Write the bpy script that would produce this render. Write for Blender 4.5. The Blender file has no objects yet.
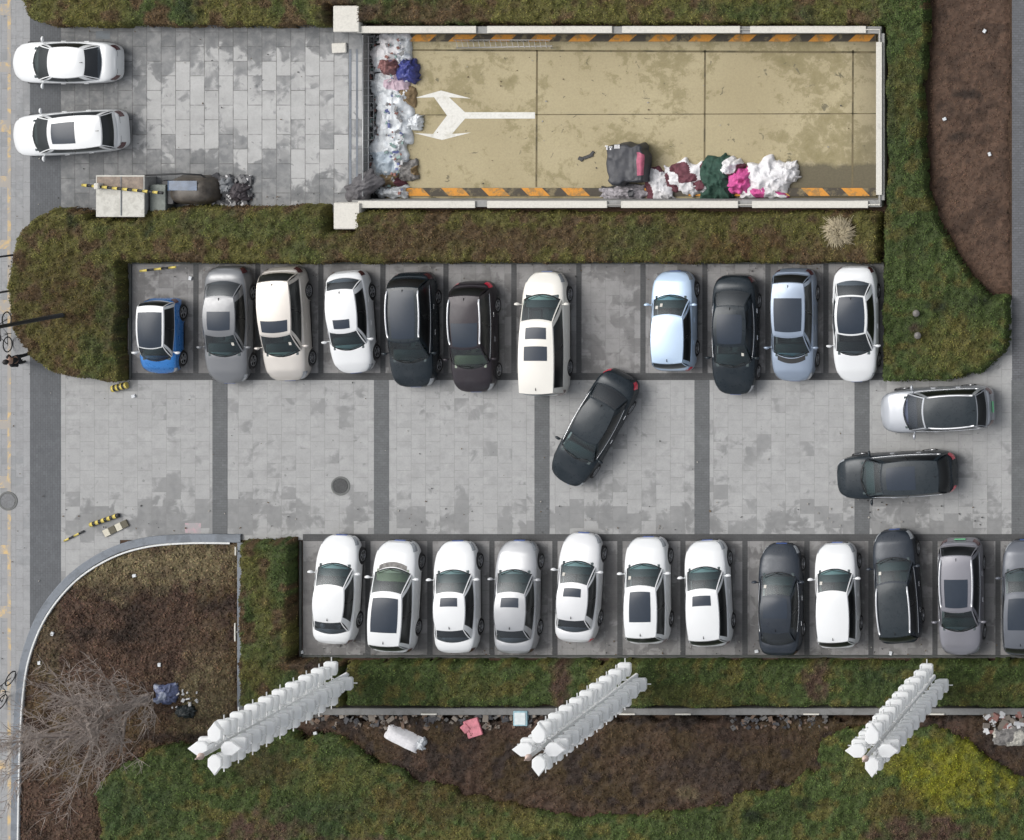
import bpy, bmesh, math, random
import numpy as np
from mathutils import Vector, Matrix
R = math.radians
random.seed(7); rng = np.random.default_rng(7)
scn = bpy.context.scene
COL = scn.collection

# ------------------------------------------------------------------ camera, sky, sun, exposure
PPM = 24.0                       # ground pixels per metre
CX, CY, CZ = (1455-512)/PPM, (420-54)/PPM, 100.0
cam_d = bpy.data.cameras.new('camera'); cam = bpy.data.objects.new('camera', cam_d); COL.objects.link(cam)
cam.location = (CX, CY, CZ); cam.rotation_euler = (0, 0, 0)
cam_d.sensor_width = 36; cam_d.lens = 36*CZ/(1024/PPM)
cam_d.shift_x = -943/1024; cam_d.shift_y = -366/1024
cam_d.clip_start = 1; cam_d.clip_end = 5000
scn.camera = cam

SUN_EL, SUN_AZ = 54, 292          # azimuth from north, clockwise (veiled sun in the west-north-west)
world = bpy.data.worlds.new('World'); scn.world = world; world.use_nodes = True
nt = world.node_tree; bg = nt.nodes['Background']
sky = nt.nodes.new('ShaderNodeTexSky'); sky.sky_type = 'NISHITA'; sky.sun_disc = False
sky.sun_elevation = R(SUN_EL); sky.sun_rotation = R(SUN_AZ); sky.air_density = 1.0; sky.dust_density = 4.0; sky.ozone_density = 1.0
hs = nt.nodes.new('ShaderNodeHueSaturation'); hs.inputs['Saturation'].default_value = 0.28
nt.links.new(sky.outputs[0], hs.inputs['Color']); nt.links.new(hs.outputs[0], bg.inputs[0])
bg.inputs[1].default_value = 0.135
sd = bpy.data.lights.new('sun', 'SUN'); sd.energy = 1.15; sd.angle = R(40); sd.color = (1, .97, .93)
so = bpy.data.objects.new('sun', sd); COL.objects.link(so)
az = R(SUN_AZ); el = R(SUN_EL)
dirv = Vector((math.sin(az)*math.cos(el), math.cos(az)*math.cos(el), math.sin(el)))
so.rotation_euler = dirv.to_track_quat('Z', 'Y').to_euler(); so.location = (0, 0, 60)
vs = scn.view_settings; vs.view_transform = 'Standard'; vs.look = 'None'; vs.gamma = 1; vs.exposure = 0.30; vs.use_curve_mapping = False

# ------------------------------------------------------------------ helpers
def G(px, py, h=0.0):
    """world point at height h that the photograph shows at pixel (px, py)"""
    X = (px-512)/PPM; Y = (420-py)/PPM; k = (CZ-h)/CZ
    return (CX+(X-CX)*k, CY+(Y-CY)*k, h)

def tag(o, label=None, cat=None, group=None, kind=None):
    if label: o['label'] = label
    if cat: o['category'] = cat
    if group: o['group'] = group
    if kind: o['kind'] = kind
    return o

class MB:
    def __init__(s): s.v = []; s.f = []; s.mi = []; s.sm = []
    def add(s, vs_, fs_, m=0, smooth=False):
        b = len(s.v); s.v += [tuple(map(float, p)) for p in vs_]
        for f in fs_: s.f.append([b+i for i in f]); s.mi.append(m); s.sm.append(smooth)
        return s
    def box(s, c, d, rz=0.0, m=0, bev=0.0, tilt=None):
        x, y, z = d[0]/2, d[1]/2, d[2]/2
        if bev <= 0:
            vs_ = [(-x,-y,-z),(x,-y,-z),(x,y,-z),(-x,y,-z),(-x,-y,z),(x,-y,z),(x,y,z),(-x,y,z)]
            fs_ = [(0,3,2,1),(4,5,6,7),(0,1,5,4),(1,2,6,5),(2,3,7,6),(3,0,4,7)]
        else:
            b = bev; vs_ = []; lv = [(-z, b), (-z+b, 0), (z-b, 0), (z, b)]
            for zz, i in lv:
                vs_ += [(-x+i+b*.0,-y+b+i,zz),(-x+b+i,-y+i,zz),(x-b-i,-y+i,zz),(x-i,-y+b+i,zz),(x-i,y-b-i,zz),(x-b-i,y-i,zz),(-x+b+i,y-i,zz),(-x+i,y-b-i,zz)]
            fs_ = [tuple(range(7,-1,-1)), tuple(range(24,32))]
            for k in range(3):
                for j in range(8): fs_.append((k*8+j, k*8+(j+1)%8, k*8+8+(j+1)%8, k*8+8+j))
        M = Matrix.Rotation(rz, 3, 'Z')
        if tilt: M = M @ Matrix.Rotation(tilt[0], 3, 'X') @ Matrix.Rotation(tilt[1], 3, 'Y')
        vs_ = [tuple(M @ Vector(p) + Vector(c)) for p in vs_]
        return s.add(vs_, fs_, m)
    def tube(s, pts, r, n=8, m=0, cap=True):
        pts = [Vector(p) for p in pts]
        rs = r if isinstance(r, (list, tuple)) else [r]*len(pts)
        b = len(s.v); up = Vector((0, 0, 1))
        for i, p in enumerate(pts):
            t = (pts[min(i+1, len(pts)-1)]-pts[max(i-1, 0)])
            if t.length < 1e-9: t = Vector((0, 0, 1))
            t.normalize()
            a = t.cross(up)
            if a.length < .05: a = t.cross(Vector((1, 0, 0)))
            a.normalize(); c = t.cross(a)
            for j in range(n):
                q = 2*math.pi*j/n; w = p+(a*math.cos(q)+c*math.sin(q))*rs[i]; s.v.append(tuple(w))
        for i in range(len(pts)-1):
            for j in range(n):
                s.f.append([b+i*n+j, b+i*n+(j+1) % n, b+(i+1)*n+(j+1) % n, b+(i+1)*n+j]); s.mi.append(m); s.sm.append(True)
        if cap:
            s.f.append([b+j for j in range(n)]); s.mi.append(m); s.sm.append(False)
            s.f.append([b+(len(pts)-1)*n+j for j in range(n-1, -1, -1)]); s.mi.append(m); s.sm.append(False)
        return s
    def lathe(s, prof, c=(0, 0, 0), axis='z', n=24, m=0, smooth=True):
        b = len(s.v)
        for r, h in prof:
            for j in range(n):
                q = 2*math.pi*j/n
                if axis == 'z': p = (c[0]+r*math.cos(q), c[1]+r*math.sin(q), c[2]+h)
                elif axis == 'y': p = (c[0]+r*math.cos(q), c[1]+h, c[2]+r*math.sin(q))
                else: p = (c[0]+h, c[1]+r*math.cos(q), c[2]+r*math.sin(q))
                s.v.append(p)
        for i in range(len(prof)-1):
            for j in range(n):
                s.f.append([b+i*n+j, b+i*n+(j+1) % n, b+(i+1)*n+(j+1) % n, b+(i+1)*n+j]); s.mi.append(m); s.sm.append(smooth)
        return s
    def grid(s, P, m=0, smooth=True, mask=None, away=None):
        P = np.asarray(P, float); n, k = P.shape[:2]; b = len(s.v)
        s.v += [tuple(p) for p in P.reshape(-1, 3)]
        for i in range(n-1):
            for j in range(k-1):
                if mask is not None and not mask(i, j): continue
                f = [b+i*k+j, b+i*k+j+1, b+(i+1)*k+j+1, b+(i+1)*k+j]
                if away is not None:
                    a, bb, c, d = P[i, j], P[i, j+1], P[i+1, j+1], P[i+1, j]
                    nn = np.cross(c-a, d-bb); cc = (a+bb+c+d)/4
                    if np.dot(nn, cc-np.asarray(away)) < 0: f.reverse()
                s.f.append(f); s.mi.append(m); s.sm.append(smooth)
        return s
    def build(s, name, mats, parent=None, loc=None, rz=None):
        me = bpy.data.meshes.new(name); me.from_pydata(s.v, [], s.f); 
        for mt in (mats if isinstance(mats, (list, tuple)) else [mats]): me.materials.append(mt)
        me.polygons.foreach_set('material_index', s.mi); me.polygons.foreach_set('use_smooth', s.sm)
        # drop unused vertices
        used = set(i for f in s.f for i in f)
        if len(used) < len(s.v):
            bm = bmesh.new(); bm.from_mesh(me)
            bmesh.ops.delete(bm, geom=[v for v in bm.verts if not v.link_faces], context='VERTS'); bm.to_mesh(me); bm.free()
        o = bpy.data.objects.new(name, me); COL.objects.link(o)
        if parent: o.parent = parent
        if loc is not None: o.location = loc
        if rz is not None: o.rotation_euler = (0, 0, rz)
        return o

def empty(name, loc=(0, 0, 0), rz=0.0):
    o = bpy.data.objects.new(name, None); COL.objects.link(o); o.location = loc; o.rotation_euler = (0, 0, rz); o.empty_display_size = .3
    return o

def rep(src, parent, loc=None, rz=None):
    o = src.copy(); COL.objects.link(o); o.parent = parent
    if loc is not None: o.location = loc
    if rz is not None: o.rotation_euler = rz
    return o

# ---- value noise (numpy)
def _h(ix, iy, s):
    n = (ix.astype(np.int64)*374761393 + iy.astype(np.int64)*668265263 + s*974634777) & 0xffffffff
    n = ((n ^ (n >> 13))*1274126177) & 0xffffffff
    return ((n ^ (n >> 16)) & 0xffff)/65535.0
def vn(x, y, s=0):
    x = np.asarray(x, float); y = np.asarray(y, float)
    ix = np.floor(x); iy = np.floor(y); fx = x-ix; fy = y-iy; fx = fx*fx*(3-2*fx); fy = fy*fy*(3-2*fy)
    a = _h(ix, iy, s); b = _h(ix+1, iy, s); c = _h(ix, iy+1, s); d = _h(ix+1, iy+1, s)
    return (a*(1-fx)+b*fx)*(1-fy)+(c*(1-fx)+d*fx)*fy
def fbm(x, y, s=0, o=3):
    t = 0; a = .5; n = 0
    for k in range(o): t = t+a*vn(x*2**k, y*2**k, s+k*17); n += a; a *= .5
    return t/n

# ------------------------------------------------------------------ materials
_M = {}
def newmat(name):
    m = bpy.data.materials.new(name); m.use_nodes = True
    return m, m.node_tree, m.node_tree.nodes['Principled BSDF']
def setp(b, **k):
    al = dict(base='Base Color', rough='Roughness', metal='Metallic', coat='Coat Weight', coatr='Coat Roughness', spec='Specular IOR Level', alpha='Alpha')
    for a, v in k.items():
        if a == 'base': v = (*v, 1)
        b.inputs[al[a]].default_value = v
def N(nt, t, **props):
    n = nt.nodes.new(t)
    for k, v in props.items(): setattr(n, k, v)
    return n
def pos(nt):
    return N(nt, 'ShaderNodeNewGeometry').outputs['Position']
def noise(nt, scale, detail=3, rough=.55, vec=None, dist=0):
    n = N(nt, 'ShaderNodeTexNoise'); n.inputs['Scale'].default_value = scale; n.inputs['Detail'].default_value = detail
    n.inputs['Roughness'].default_value = rough; n.inputs['Distortion'].default_value = dist
    nt.links.new(vec if vec is not None else pos(nt), n.inputs['Vector']); return n.outputs[0]
def ramp(nt, inp, stops, interp='LINEAR'):
    r = N(nt, 'ShaderNodeValToRGB'); cr = r.color_ramp; cr.interpolation = interp
    while len(cr.elements) < len(stops): cr.elements.new(.5)
    for e, (p, c) in zip(cr.elements, stops):
        e.position = p; e.color = (*c, 1) if isinstance(c, (tuple, list)) else (c, c, c, 1)
    nt.links.new(inp, r.inputs[0]); return r.outputs[0]
def mix(nt, f, a, b, mode='MIX'):
    m = N(nt, 'ShaderNodeMix', data_type='RGBA', blend_type=mode)
    for s, v in ((m.inputs[0], f), (m.inputs[6], a), (m.inputs[7], b)):
        if isinstance(v, (int, float)): s.default_value = v if s.type == 'VALUE' else (v, v, v, 1)
        elif isinstance(v, tuple): s.default_value = (*v, 1)
        else: nt.links.new(v, s)
    return m.outputs[2]
def mth(nt, op, a, b=0.0, clamp=False):
    m = N(nt, 'ShaderNodeMath', operation=op, use_clamp=clamp)
    for s, v in ((m.inputs[0], a), (m.inputs[1], b)):
        if isinstance(v, (int, float)): s.default_value = v
        else: nt.links.new(v, s)
    return m.outputs[0]
def bump(nt, b, h, strength=.3, dist=.02):
    bn = N(nt, 'ShaderNodeBump'); bn.inputs['Strength'].default_value = strength; bn.inputs['Distance'].default_value = dist
    nt.links.new(h, bn.inputs['Height']); nt.links.new(bn.outputs[0], b.inputs['Normal'])

def plain(name, base, rough=.6, metal=0.0, var=.12, vs_=6.0, coat=0, spec=.5):
    key = ('p', name)
    if key in _M: return _M[key]
    m, nt, b = newmat(name); setp(b, base=base, rough=rough, metal=metal, coat=coat, spec=spec)
    if var > 0:
        tc = N(nt, 'ShaderNodeTexCoord').outputs['Object']
        n = noise(nt, vs_, 5, .65, tc)
        lo = tuple(c*(1-var) for c in base); hi = tuple(min(1, c*(1+var*.6)) for c in base)
        nt.links.new(ramp(nt, n, [(.3, lo), (.7, hi)]), b.inputs['Base Color'])
    _M[key] = m; return m

def paint(name, base, metal=0.0, rough=.35):
    key = ('c', name)
    if key in _M: return _M[key]
    m, nt, b = newmat(name); setp(b, base=base, rough=rough, metal=metal, coat=.30 if sum(base) < .5 else .8, coatr=.14, spec=.25 if sum(base) < .5 else .5)
    tc = N(nt, 'ShaderNodeTexCoord').outputs['Object']
    n = noise(nt, 1.7, 6, .7, tc)
    lum = sum(base)/3; dust = tuple(c*.6+.08 for c in base) if lum > .1 else (.07, .075, .08)
    f = ramp(nt, n, [(.42, 0.0), (.75, .10 if lum > .1 else .22)])
    nt.links.new(mix(nt, f, base, dust), b.inputs['Base Color'])
    nt.links.new(ramp(nt, noise(nt, 5, 4, .7, tc), [(.35, rough*.8), (.7, rough*1.35)]), b.inputs['Roughness'])
    _M[key] = m; return m

def autoglass(name, tint, refl=1.0, rough=.34):
    key = ('g', name)
    if key in _M: return _M[key]
    m = bpy.data.materials.new(name); m.use_nodes = True; nt = m.node_tree; nt.nodes.clear()
    out = N(nt, 'ShaderNodeOutputMaterial'); tr = N(nt, 'ShaderNodeBsdfTransparent'); gl = N(nt, 'ShaderNodeBsdfGlossy')
    tr.inputs[0].default_value = (*tint, 1); gl.inputs['Roughness'].default_value = rough; gl.inputs[0].default_value = (.92, .97, 1, 1)
    fr = N(nt, 'ShaderNodeFresnel'); fr.inputs[0].default_value = 1.55
    mx = N(nt, 'ShaderNodeMixShader'); nt.links.new(mth(nt, 'MULTIPLY', fr.outputs[0], refl, True), mx.inputs[0])
    nt.links.new(tr.outputs[0], mx.inputs[1]); nt.links.new(gl.outputs[0], mx.inputs[2]); nt.links.new(mx.outputs[0], out.inputs[0])
    _M[key] = m; return m

BLACK = plain('black plastic', (.018, .019, .02), .5, var=.1)
TRIM = plain('black gloss trim', (.012, .013, .014), .18, var=0)
RUBBER = plain('tyre rubber', (.022, .022, .023), .85)
CHROME = plain('bright trim', (.75, .76, .78), .18, 1.0, var=0)
RAILM = plain('silver roof rail', (.72, .73, .75), .35, .6, var=0)
RIM = plain('alloy wheel', (.55, .56, .58), .3, .8, var=.05)
WGLASS = autoglass('windscreen glass', (.46, .66, .67), 1.35)
SGLASS = autoglass('tinted side glass', (.06, .07, .075), 1.2)
RGLASS = autoglass('tinted rear glass', (.36, .41, .46), 1.5)
ROOFGLASS = plain('dark roof glass', (.026, .036, .052), .22, var=.05, spec=.35)
LENS = plain('headlamp lens', (.42, .45, .48), .12, .3, var=.3, vs_=30, coat=1.0)
DIMLENS = plain('dull lamp lens', (.10, .035, .04), .15, var=.2, vs_=30, coat=1.0)
REDLENS = plain('red lamp lens', (.68, .02, .06), .15, var=.2, vs_=30, coat=1.0)
SEAT = plain('seat cloth', (.04, .045, .048), .8)
SEATT = plain('seat leather tan', (.16, .13, .10), .6)
DASH = plain('dashboard plastic', (.055, .075, .078), .7)
DASHG = plain('dashboard plastic pale', (.26, .30, .24), .7)
PLATEB = plain('blue number plate', (.03, .09, .35), .4, var=0)
PLATEG = plain('green number plate', (.15, .5, .25), .4, var=0)

# ------------------------------------------------------------------ paving materials
def paving(name, light, dark, bw, bh, rot, mortar, thr, band=.10, grime=.5, vary=.12, msize=.012, seed=0.0, ygrad=None, msc=1.0, xgrad=()):
    m, nt, b = newmat(name); P = pos(nt)
    mp = N(nt, 'ShaderNodeMapping'); nt.links.new(P, mp.inputs[0]); mp.inputs['Rotation'].default_value = (0, 0, R(rot)); mp.inputs['Location'].default_value = (seed, seed*.7, 0)
    def brick(c1, c2, mo, ms):
        t = N(nt, 'ShaderNodeTexBrick'); t.offset = .5; t.squash = 1
        nt.links.new(mp.outputs[0], t.inputs['Vector'])
        t.inputs['Color1'].default_value = (*c1, 1); t.inputs['Color2'].default_value = (*c2, 1); t.inputs['Mortar'].default_value = (*mo, 1)
        t.inputs['Scale'].default_value = 1; t.inputs['Mortar Size'].default_value = ms; t.inputs['Mortar Smooth'].default_value = .3
        t.inputs['Brick Width'].default_value = bw; t.inputs['Row Height'].default_value = bh; t.inputs['Bias'].default_value = 0
        return t
    rnd = brick((0, 0, 0), (1, 1, 1), (.5, .5, .5), 0.0).outputs[0]
    joint = brick((0, 0, 0), (0, 0, 0), (1, 1, 1), msize).outputs['Fac']
    big = noise(nt, .33, 4, .62); mid = noise(nt, 1.6, 4, .6, dist=.6); fine = noise(nt, 14, 3, .7)
    stain = mth(nt, 'ADD', mth(nt, 'ADD', mth(nt, 'MULTIPLY', big, .62), mth(nt, 'MULTIPLY', mid, .38)), mth(nt, 'MULTIPLY', mth(nt, 'SUBTRACT', rnd, .5), band))
    if ygrad:                                 # dirt gathers along the low edges of the yard
        sep = N(nt, 'ShaderNodeSeparateXYZ'); nt.links.new(P, sep.inputs[0])
        for ys, wd, amt in ygrad:
            d = mth(nt, 'ABSOLUTE', mth(nt, 'SUBTRACT', sep.outputs[1], ys)); g = mth(nt, 'SUBTRACT', 1.0, mth(nt, 'DIVIDE', d, wd), True)
            stain = mth(nt, 'ADD', stain, mth(nt, 'MULTIPLY', g, amt))
        for xs_, wd, amt in xgrad:
            d = mth(nt, 'ABSOLUTE', mth(nt, 'SUBTRACT', sep.outputs[0], xs_)); g = mth(nt, 'SUBTRACT', 1.0, mth(nt, 'DIVIDE', d, wd), True)
            stain = mth(nt, 'ADD', stain, mth(nt, 'MULTIPLY', g, amt))
    sf = ramp(nt, stain, [(thr-.012, 0.0), (thr+.034, .82), (thr+.13, 1.0)])
    lt = mix(nt, mth(nt, 'MULTIPLY', rnd, vary*4, True), tuple(c*(1-vary) for c in light), light)
    lt = mix(nt, ramp(nt, noise(nt, .8, 5, .65), [(.36, grime), (.62, 0.0)]), lt, tuple(c*.72 for c in light))
    dk = mix(nt, rnd, tuple(c*.85 for c in dark), tuple(c*1.15 for c in dark))
    c = mix(nt, sf, lt, dk)
    c = mix(nt, ramp(nt, fine, [(.3, .22), (.65, 0.0)]), c, tuple(x*.45 for x in light))
    c = mix(nt, ramp(nt, mth(nt, 'ADD', mth(nt, 'MULTIPLY', noise(nt, 2.6, 4, .62, dist=.4), .85), mth(nt, 'MULTIPLY', rnd, .15)), [(.38, .0), (.50, .18), (.64, .60)]), c, tuple(x*.62 for x in light))
    mpw = N(nt, 'ShaderNodeMapping'); nt.links.new(P, mpw.inputs[0]); mpw.inputs['Scale'].default_value = (.10, 1.5, 1)
    wear = mth(nt, 'MULTIPLY', ramp(nt, noise(nt, 1.0, 3, .6, vec=mpw.outputs[0]), [(.50, 0.0), (.68, .28)]), ramp(nt, noise(nt, .5, 3, .6), [(.35, .2), (.6, 1.0)]))
    c = mix(nt, wear, c, tuple(x*.6 for x in light))
    spots = ramp(nt, noise(nt, 4.2, 2, .5), [(.71, 0.0), (.75, .45)])
    c = mix(nt, spots, c, tuple(x*.55 for x in dark))
    jf = mth(nt, 'MULTIPLY', joint, ramp(nt, noise(nt, 2.3, 3, .6), [(.3, .25*msc), (.65, .9*msc)]))
    c = mix(nt, jf, c, mortar)
    nt.links.new(c, b.inputs['Base Color']); setp(b, rough=.85, spec=.3)
    bump(nt, b, mth(nt, 'SUBTRACT', fine, joint), .25, .01)
    return m

PLAZA = paving('light paving slabs', (.43, .433, .428), (.185, .188, .188), .6, .6, 90, (.20, .20, .195), .59, ygrad=[(-4.3, 1.9, .14)], msc=.75, vary=.15, band=.16)
PLAZA_NW = paving('large paving slabs', (.50, .50, .49), (.14, .146, .15), 1.22, .60, 90, (.10, .10, .095), .545, band=.14, msize=.018, seed=.31, ygrad=[(16.4, 1.5, .24), (9.3, 2.6, .15)], xgrad=[(-18.2, 4.2, .20), (-10.6, 1.6, .05)], vary=.08)
BAY = paving('parking bay slabs', (.325, .32, .315), (.125, .122, .12), .6, .6, 90, (.10, .10, .10), .495, seed=1.3, msc=.5, vary=.16)
WALK = paving('footway slabs', (.38, .385, .39), (.24, .25, .255), .6, .3, 90, (.15, .15, .15), .55, seed=2.1, msc=.6, vary=.16)
DARKB = paving('dark brick band', (.150, .158, .168), (.10, .105, .11), .2, .1, 90, (.05, .05, .05), .62, seed=.2, msize=.01, vary=.25, grime=.5, msc=.5)
DARKS = paving('dark brick strip', (.165, .172, .176), (.115, .12, .122), .2, .1, 0, (.06, .06, .06), .62, seed=.9, msize=.01, vary=.25, msc=.5)
SIDEB = paving('side road brick', (.155, .16, .172), (.13, .13, .14), .2, .1, 0, (.07, .07, .07), .66, seed=.5, msize=.012, vary=.3)

def ground_mat():
    m, nt, b = newmat('bare soil')
    a = noise(nt, .5, 5, .6); f = noise(nt, 16, 4, .75)
    c = ramp(nt, a, [(.3, (.060, .040, .028)), (.6, (.095, .062, .042)), (.8, (.12, .085, .055))])
    c = mix(nt, ramp(nt, f, [(.35, .8), (.6, 0.0)]), c, (.035, .024, .018))
    nt.links.new(c, b.inputs['Base Color']); setp(b, rough=.95, spec=.1); bump(nt, b, f, .6, .05); return m
SOIL = ground_mat()

def concrete(name, base, dirt, thr=.5, sc=1.2, dark=.5):
    m, nt, b = newmat(name); a = noise(nt, sc, 6, .65, dist=.4); f = noise(nt, 11, 4, .7)
    c = mix(nt, ramp(nt, a, [(thr, 0.0), (thr+.1, dark)]), base, dirt)
    c = mix(nt, ramp(nt, f, [(.3, .35), (.6, 0.0)]), c, tuple(x*.6 for x in base))
    nt.links.new(c, b.inputs['Base Color']); setp(b, rough=.85, spec=.3); bump(nt, b, f, .2, .01); return m
KERB = concrete('kerb stone', (.20, .22, .245), (.11, .12, .13))
COPING = concrete('white coping stone', (.64, .62, .56), (.45, .44, .40), .58, 2.0)
WALLM = concrete('grey render', (.30, .30, .29), (.18, .18, .17))
FADEDW = concrete('worn white stone', (.58, .57, .52), (.38, .37, .33), .5, 3)

def rampfloor():
    m, nt, b = newmat('stained beige ramp floor'); P = pos(nt)
    sep = N(nt, 'ShaderNodeSeparateXYZ'); nt.links.new(P, sep.inputs[0])
    a = mth(nt, 'ADD', mth(nt, 'MULTIPLY', noise(nt, 1.3, 7, .75, dist=.25), .62), mth(nt, 'MULTIPLY', noise(nt, .28, 2, .5), .40)); bb = noise(nt, .25, 3, .5); f = noise(nt, 12, 4, .7)
    c = ramp(nt, bb, [(.3, (.36, .305, .18)), (.7, (.44, .38, .235))])
    c = mix(nt, ramp(nt, a, [(.525, 0.0), (.56, .5), (.68, .9)]), c, (.20, .17, .075))
    c = mix(nt, ramp(nt, noise(nt, 2.1, 4, .6, dist=.8), [(.66, 0.0), (.69, .8)]), c, (.11, .10, .065))
    # darker tone at the east end and along the south edge
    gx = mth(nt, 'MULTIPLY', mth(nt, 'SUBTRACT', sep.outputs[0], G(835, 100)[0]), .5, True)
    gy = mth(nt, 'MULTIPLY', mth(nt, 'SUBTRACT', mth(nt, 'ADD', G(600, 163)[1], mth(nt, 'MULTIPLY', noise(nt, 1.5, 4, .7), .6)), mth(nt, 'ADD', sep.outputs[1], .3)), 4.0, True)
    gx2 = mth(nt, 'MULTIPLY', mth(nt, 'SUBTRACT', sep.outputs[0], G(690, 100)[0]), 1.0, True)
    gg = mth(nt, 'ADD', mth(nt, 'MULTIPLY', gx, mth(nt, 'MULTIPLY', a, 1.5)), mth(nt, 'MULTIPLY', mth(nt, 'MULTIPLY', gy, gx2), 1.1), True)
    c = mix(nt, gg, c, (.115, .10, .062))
    c = mix(nt, ramp(nt, f, [(.3, .3), (.62, 0.0)]), c, (.20, .17, .11))
    nt.links.new(c, b.inputs['Base Color']); setp(b, rough=.7, spec=.35); bump(nt, b, f, .15, .01); return m
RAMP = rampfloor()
WHITEP = concrete('white road paint', (.72, .71, .66), (.50, .48, .40), .55, 2.5)
ORANGEP = concrete('orange road paint', (.66, .30, .06), (.30, .20, .09), .50, 3.5, .9)
BLACKP = concrete('black road paint', (.085, .075, .06), (.24, .20, .12), .50, 2.2, .9)
YELLOWP = concrete('yellow paint', (.60, .45, .10), (.3, .25, .1), .6, 3)
JOINT = concrete('dark floor joint', (.17, .14, .08), (.09, .08, .05), .5, 1.5, .9)

# ------------------------------------------------------------------ setting: sheets
PIT = dict(x0=362, x1=881, y0=33.5, y1=199.5, d=-.85)
def rect_sheet(name, rects, z, m, label=None, step=None):
    mb = MB()
    for (x0, y0, x1, y1) in rects:
        a = G(x0, y1); c = G(x1, y0)
        mb.add([(a[0], a[1], z), (c[0], a[1], z), (c[0], c[1], z), (a[0], c[1], z)], [(0, 1, 2, 3)])
    return tag(mb.build(name, m), kind='structure')
BIG = 12000
rect_sheet('ground', [(-BIG, -BIG, 362, BIG), (881, -BIG, BIG, BIG), (362, -BIG, 881, 33.5), (362, 199.5, 881, BIG)], -.02, SOIL)
rect_sheet('footway', [(-900, -900, 30, 1900)], 0.000, WALK)
rect_sheet('brick_path', [(30, -900, 61, 560), (30, 560, 61, 1900)], 0.004, DARKB)
rect_sheet('forecourt', [(61, 20, 362, 212), (61, -900, 61.5, 20)], 0.000, PLAZA_NW)
rect_sheet('plaza', [(61, 372, 1900, 540), (985, 300, 1012, 372), (61, 540, 120, 600)], 0.000, PLAZA)
rect_sheet('parking_bays', [(128, 262, 884, 373), (303, 541, 1900, 658)], 0.004, BAY)
rect_sheet('side_road', [(1012, -900, 1900, 540)], 0.004, SIDEB)
strips = []
for x in (220, 381.5, 542, 702, 862, 1019): strips.append((x-7.5, 380, x+7.5, 534))
rect_sheet('paving_strip', strips, .008, DARKS)
bl = [(128, 373, 884, 380), (303, 534, 1900, 541)]
for x in (196, 258, 321, 383, 446, 514, 579, 643, 705, 768, 826): bl.append((x-2.6, 262, x+2.6, 373))
for x in (368, 430, 492, 555, 620, 683, 745, 807, 871, 935, 998, 1061): bl.append((x-2.6, 541, x+2.6, 658))
rect_sheet('bay_line', bl, .012, paving('bay divider brick', (.105, .107, .108), (.07, .071, .072), .2, .1, 0, (.04, .04, .04), .62, seed=.9, msize=.01, vary=.25, msc=.5))
rect_sheet('path_edge', [(349, 49, 351.5, 197), (356, 49, 358, 197)], .008, KERB)

# yellow line and worn orange squares in the footway
def worn(name, col, thr, sc):
    m, nt, b = newmat(name); a = noise(nt, sc, 5, .7, dist=.6)
    c = mix(nt, ramp(nt, a, [(thr, 0.0), (thr+.12, .85)]), col, (.30, .30, .30))
    nt.links.new(c, b.inputs['Base Color']); setp(b, rough=.85); return m
WORN = worn('worn yellow tile', (.55, .40, .20), .38, 2.2)
rect_sheet('tactile_paving', [(7.5, -900, 11, 1900)], .004, WORN)
rect_sheet('yellow_paving', [(-2, y, 11, y+h) for y, h in ((4, 11), (62, 10), (120, 12), (176, 11), (240, 9), (300, 14), (420, 9), (476, 12), (545, 9), (606, 12), (690, 9), (760, 12))], .008, WORN)

# ------------------------------------------------------------------ plants as ground cover
GREEN = np.array((.080, .118, .030)); OLIVE = np.array((.165, .155, .040)); BROWN = np.array((.150, .098, .045)); SOILC = np.array((.130, .078, .052))
YEL = np.array((.34, .34, .025)); RUST = np.array((.15, .085, .030)); STRAW = np.array((.30, .24, .13)); DKGREEN = np.array((.028, .050, .016)); DKBROWN = np.array((.045, .030, .022))

HK = .76
def leafmat():
    m, nt, b = newmat('leaves'); at = N(nt, 'ShaderNodeAttribute'); at.attribute_name = 'tint'
    nt.links.new(at.outputs['Color'], b.inputs['Base Color']); setp(b, rough=.7, spec=.25); return m
LEAF = leafmat()

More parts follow.
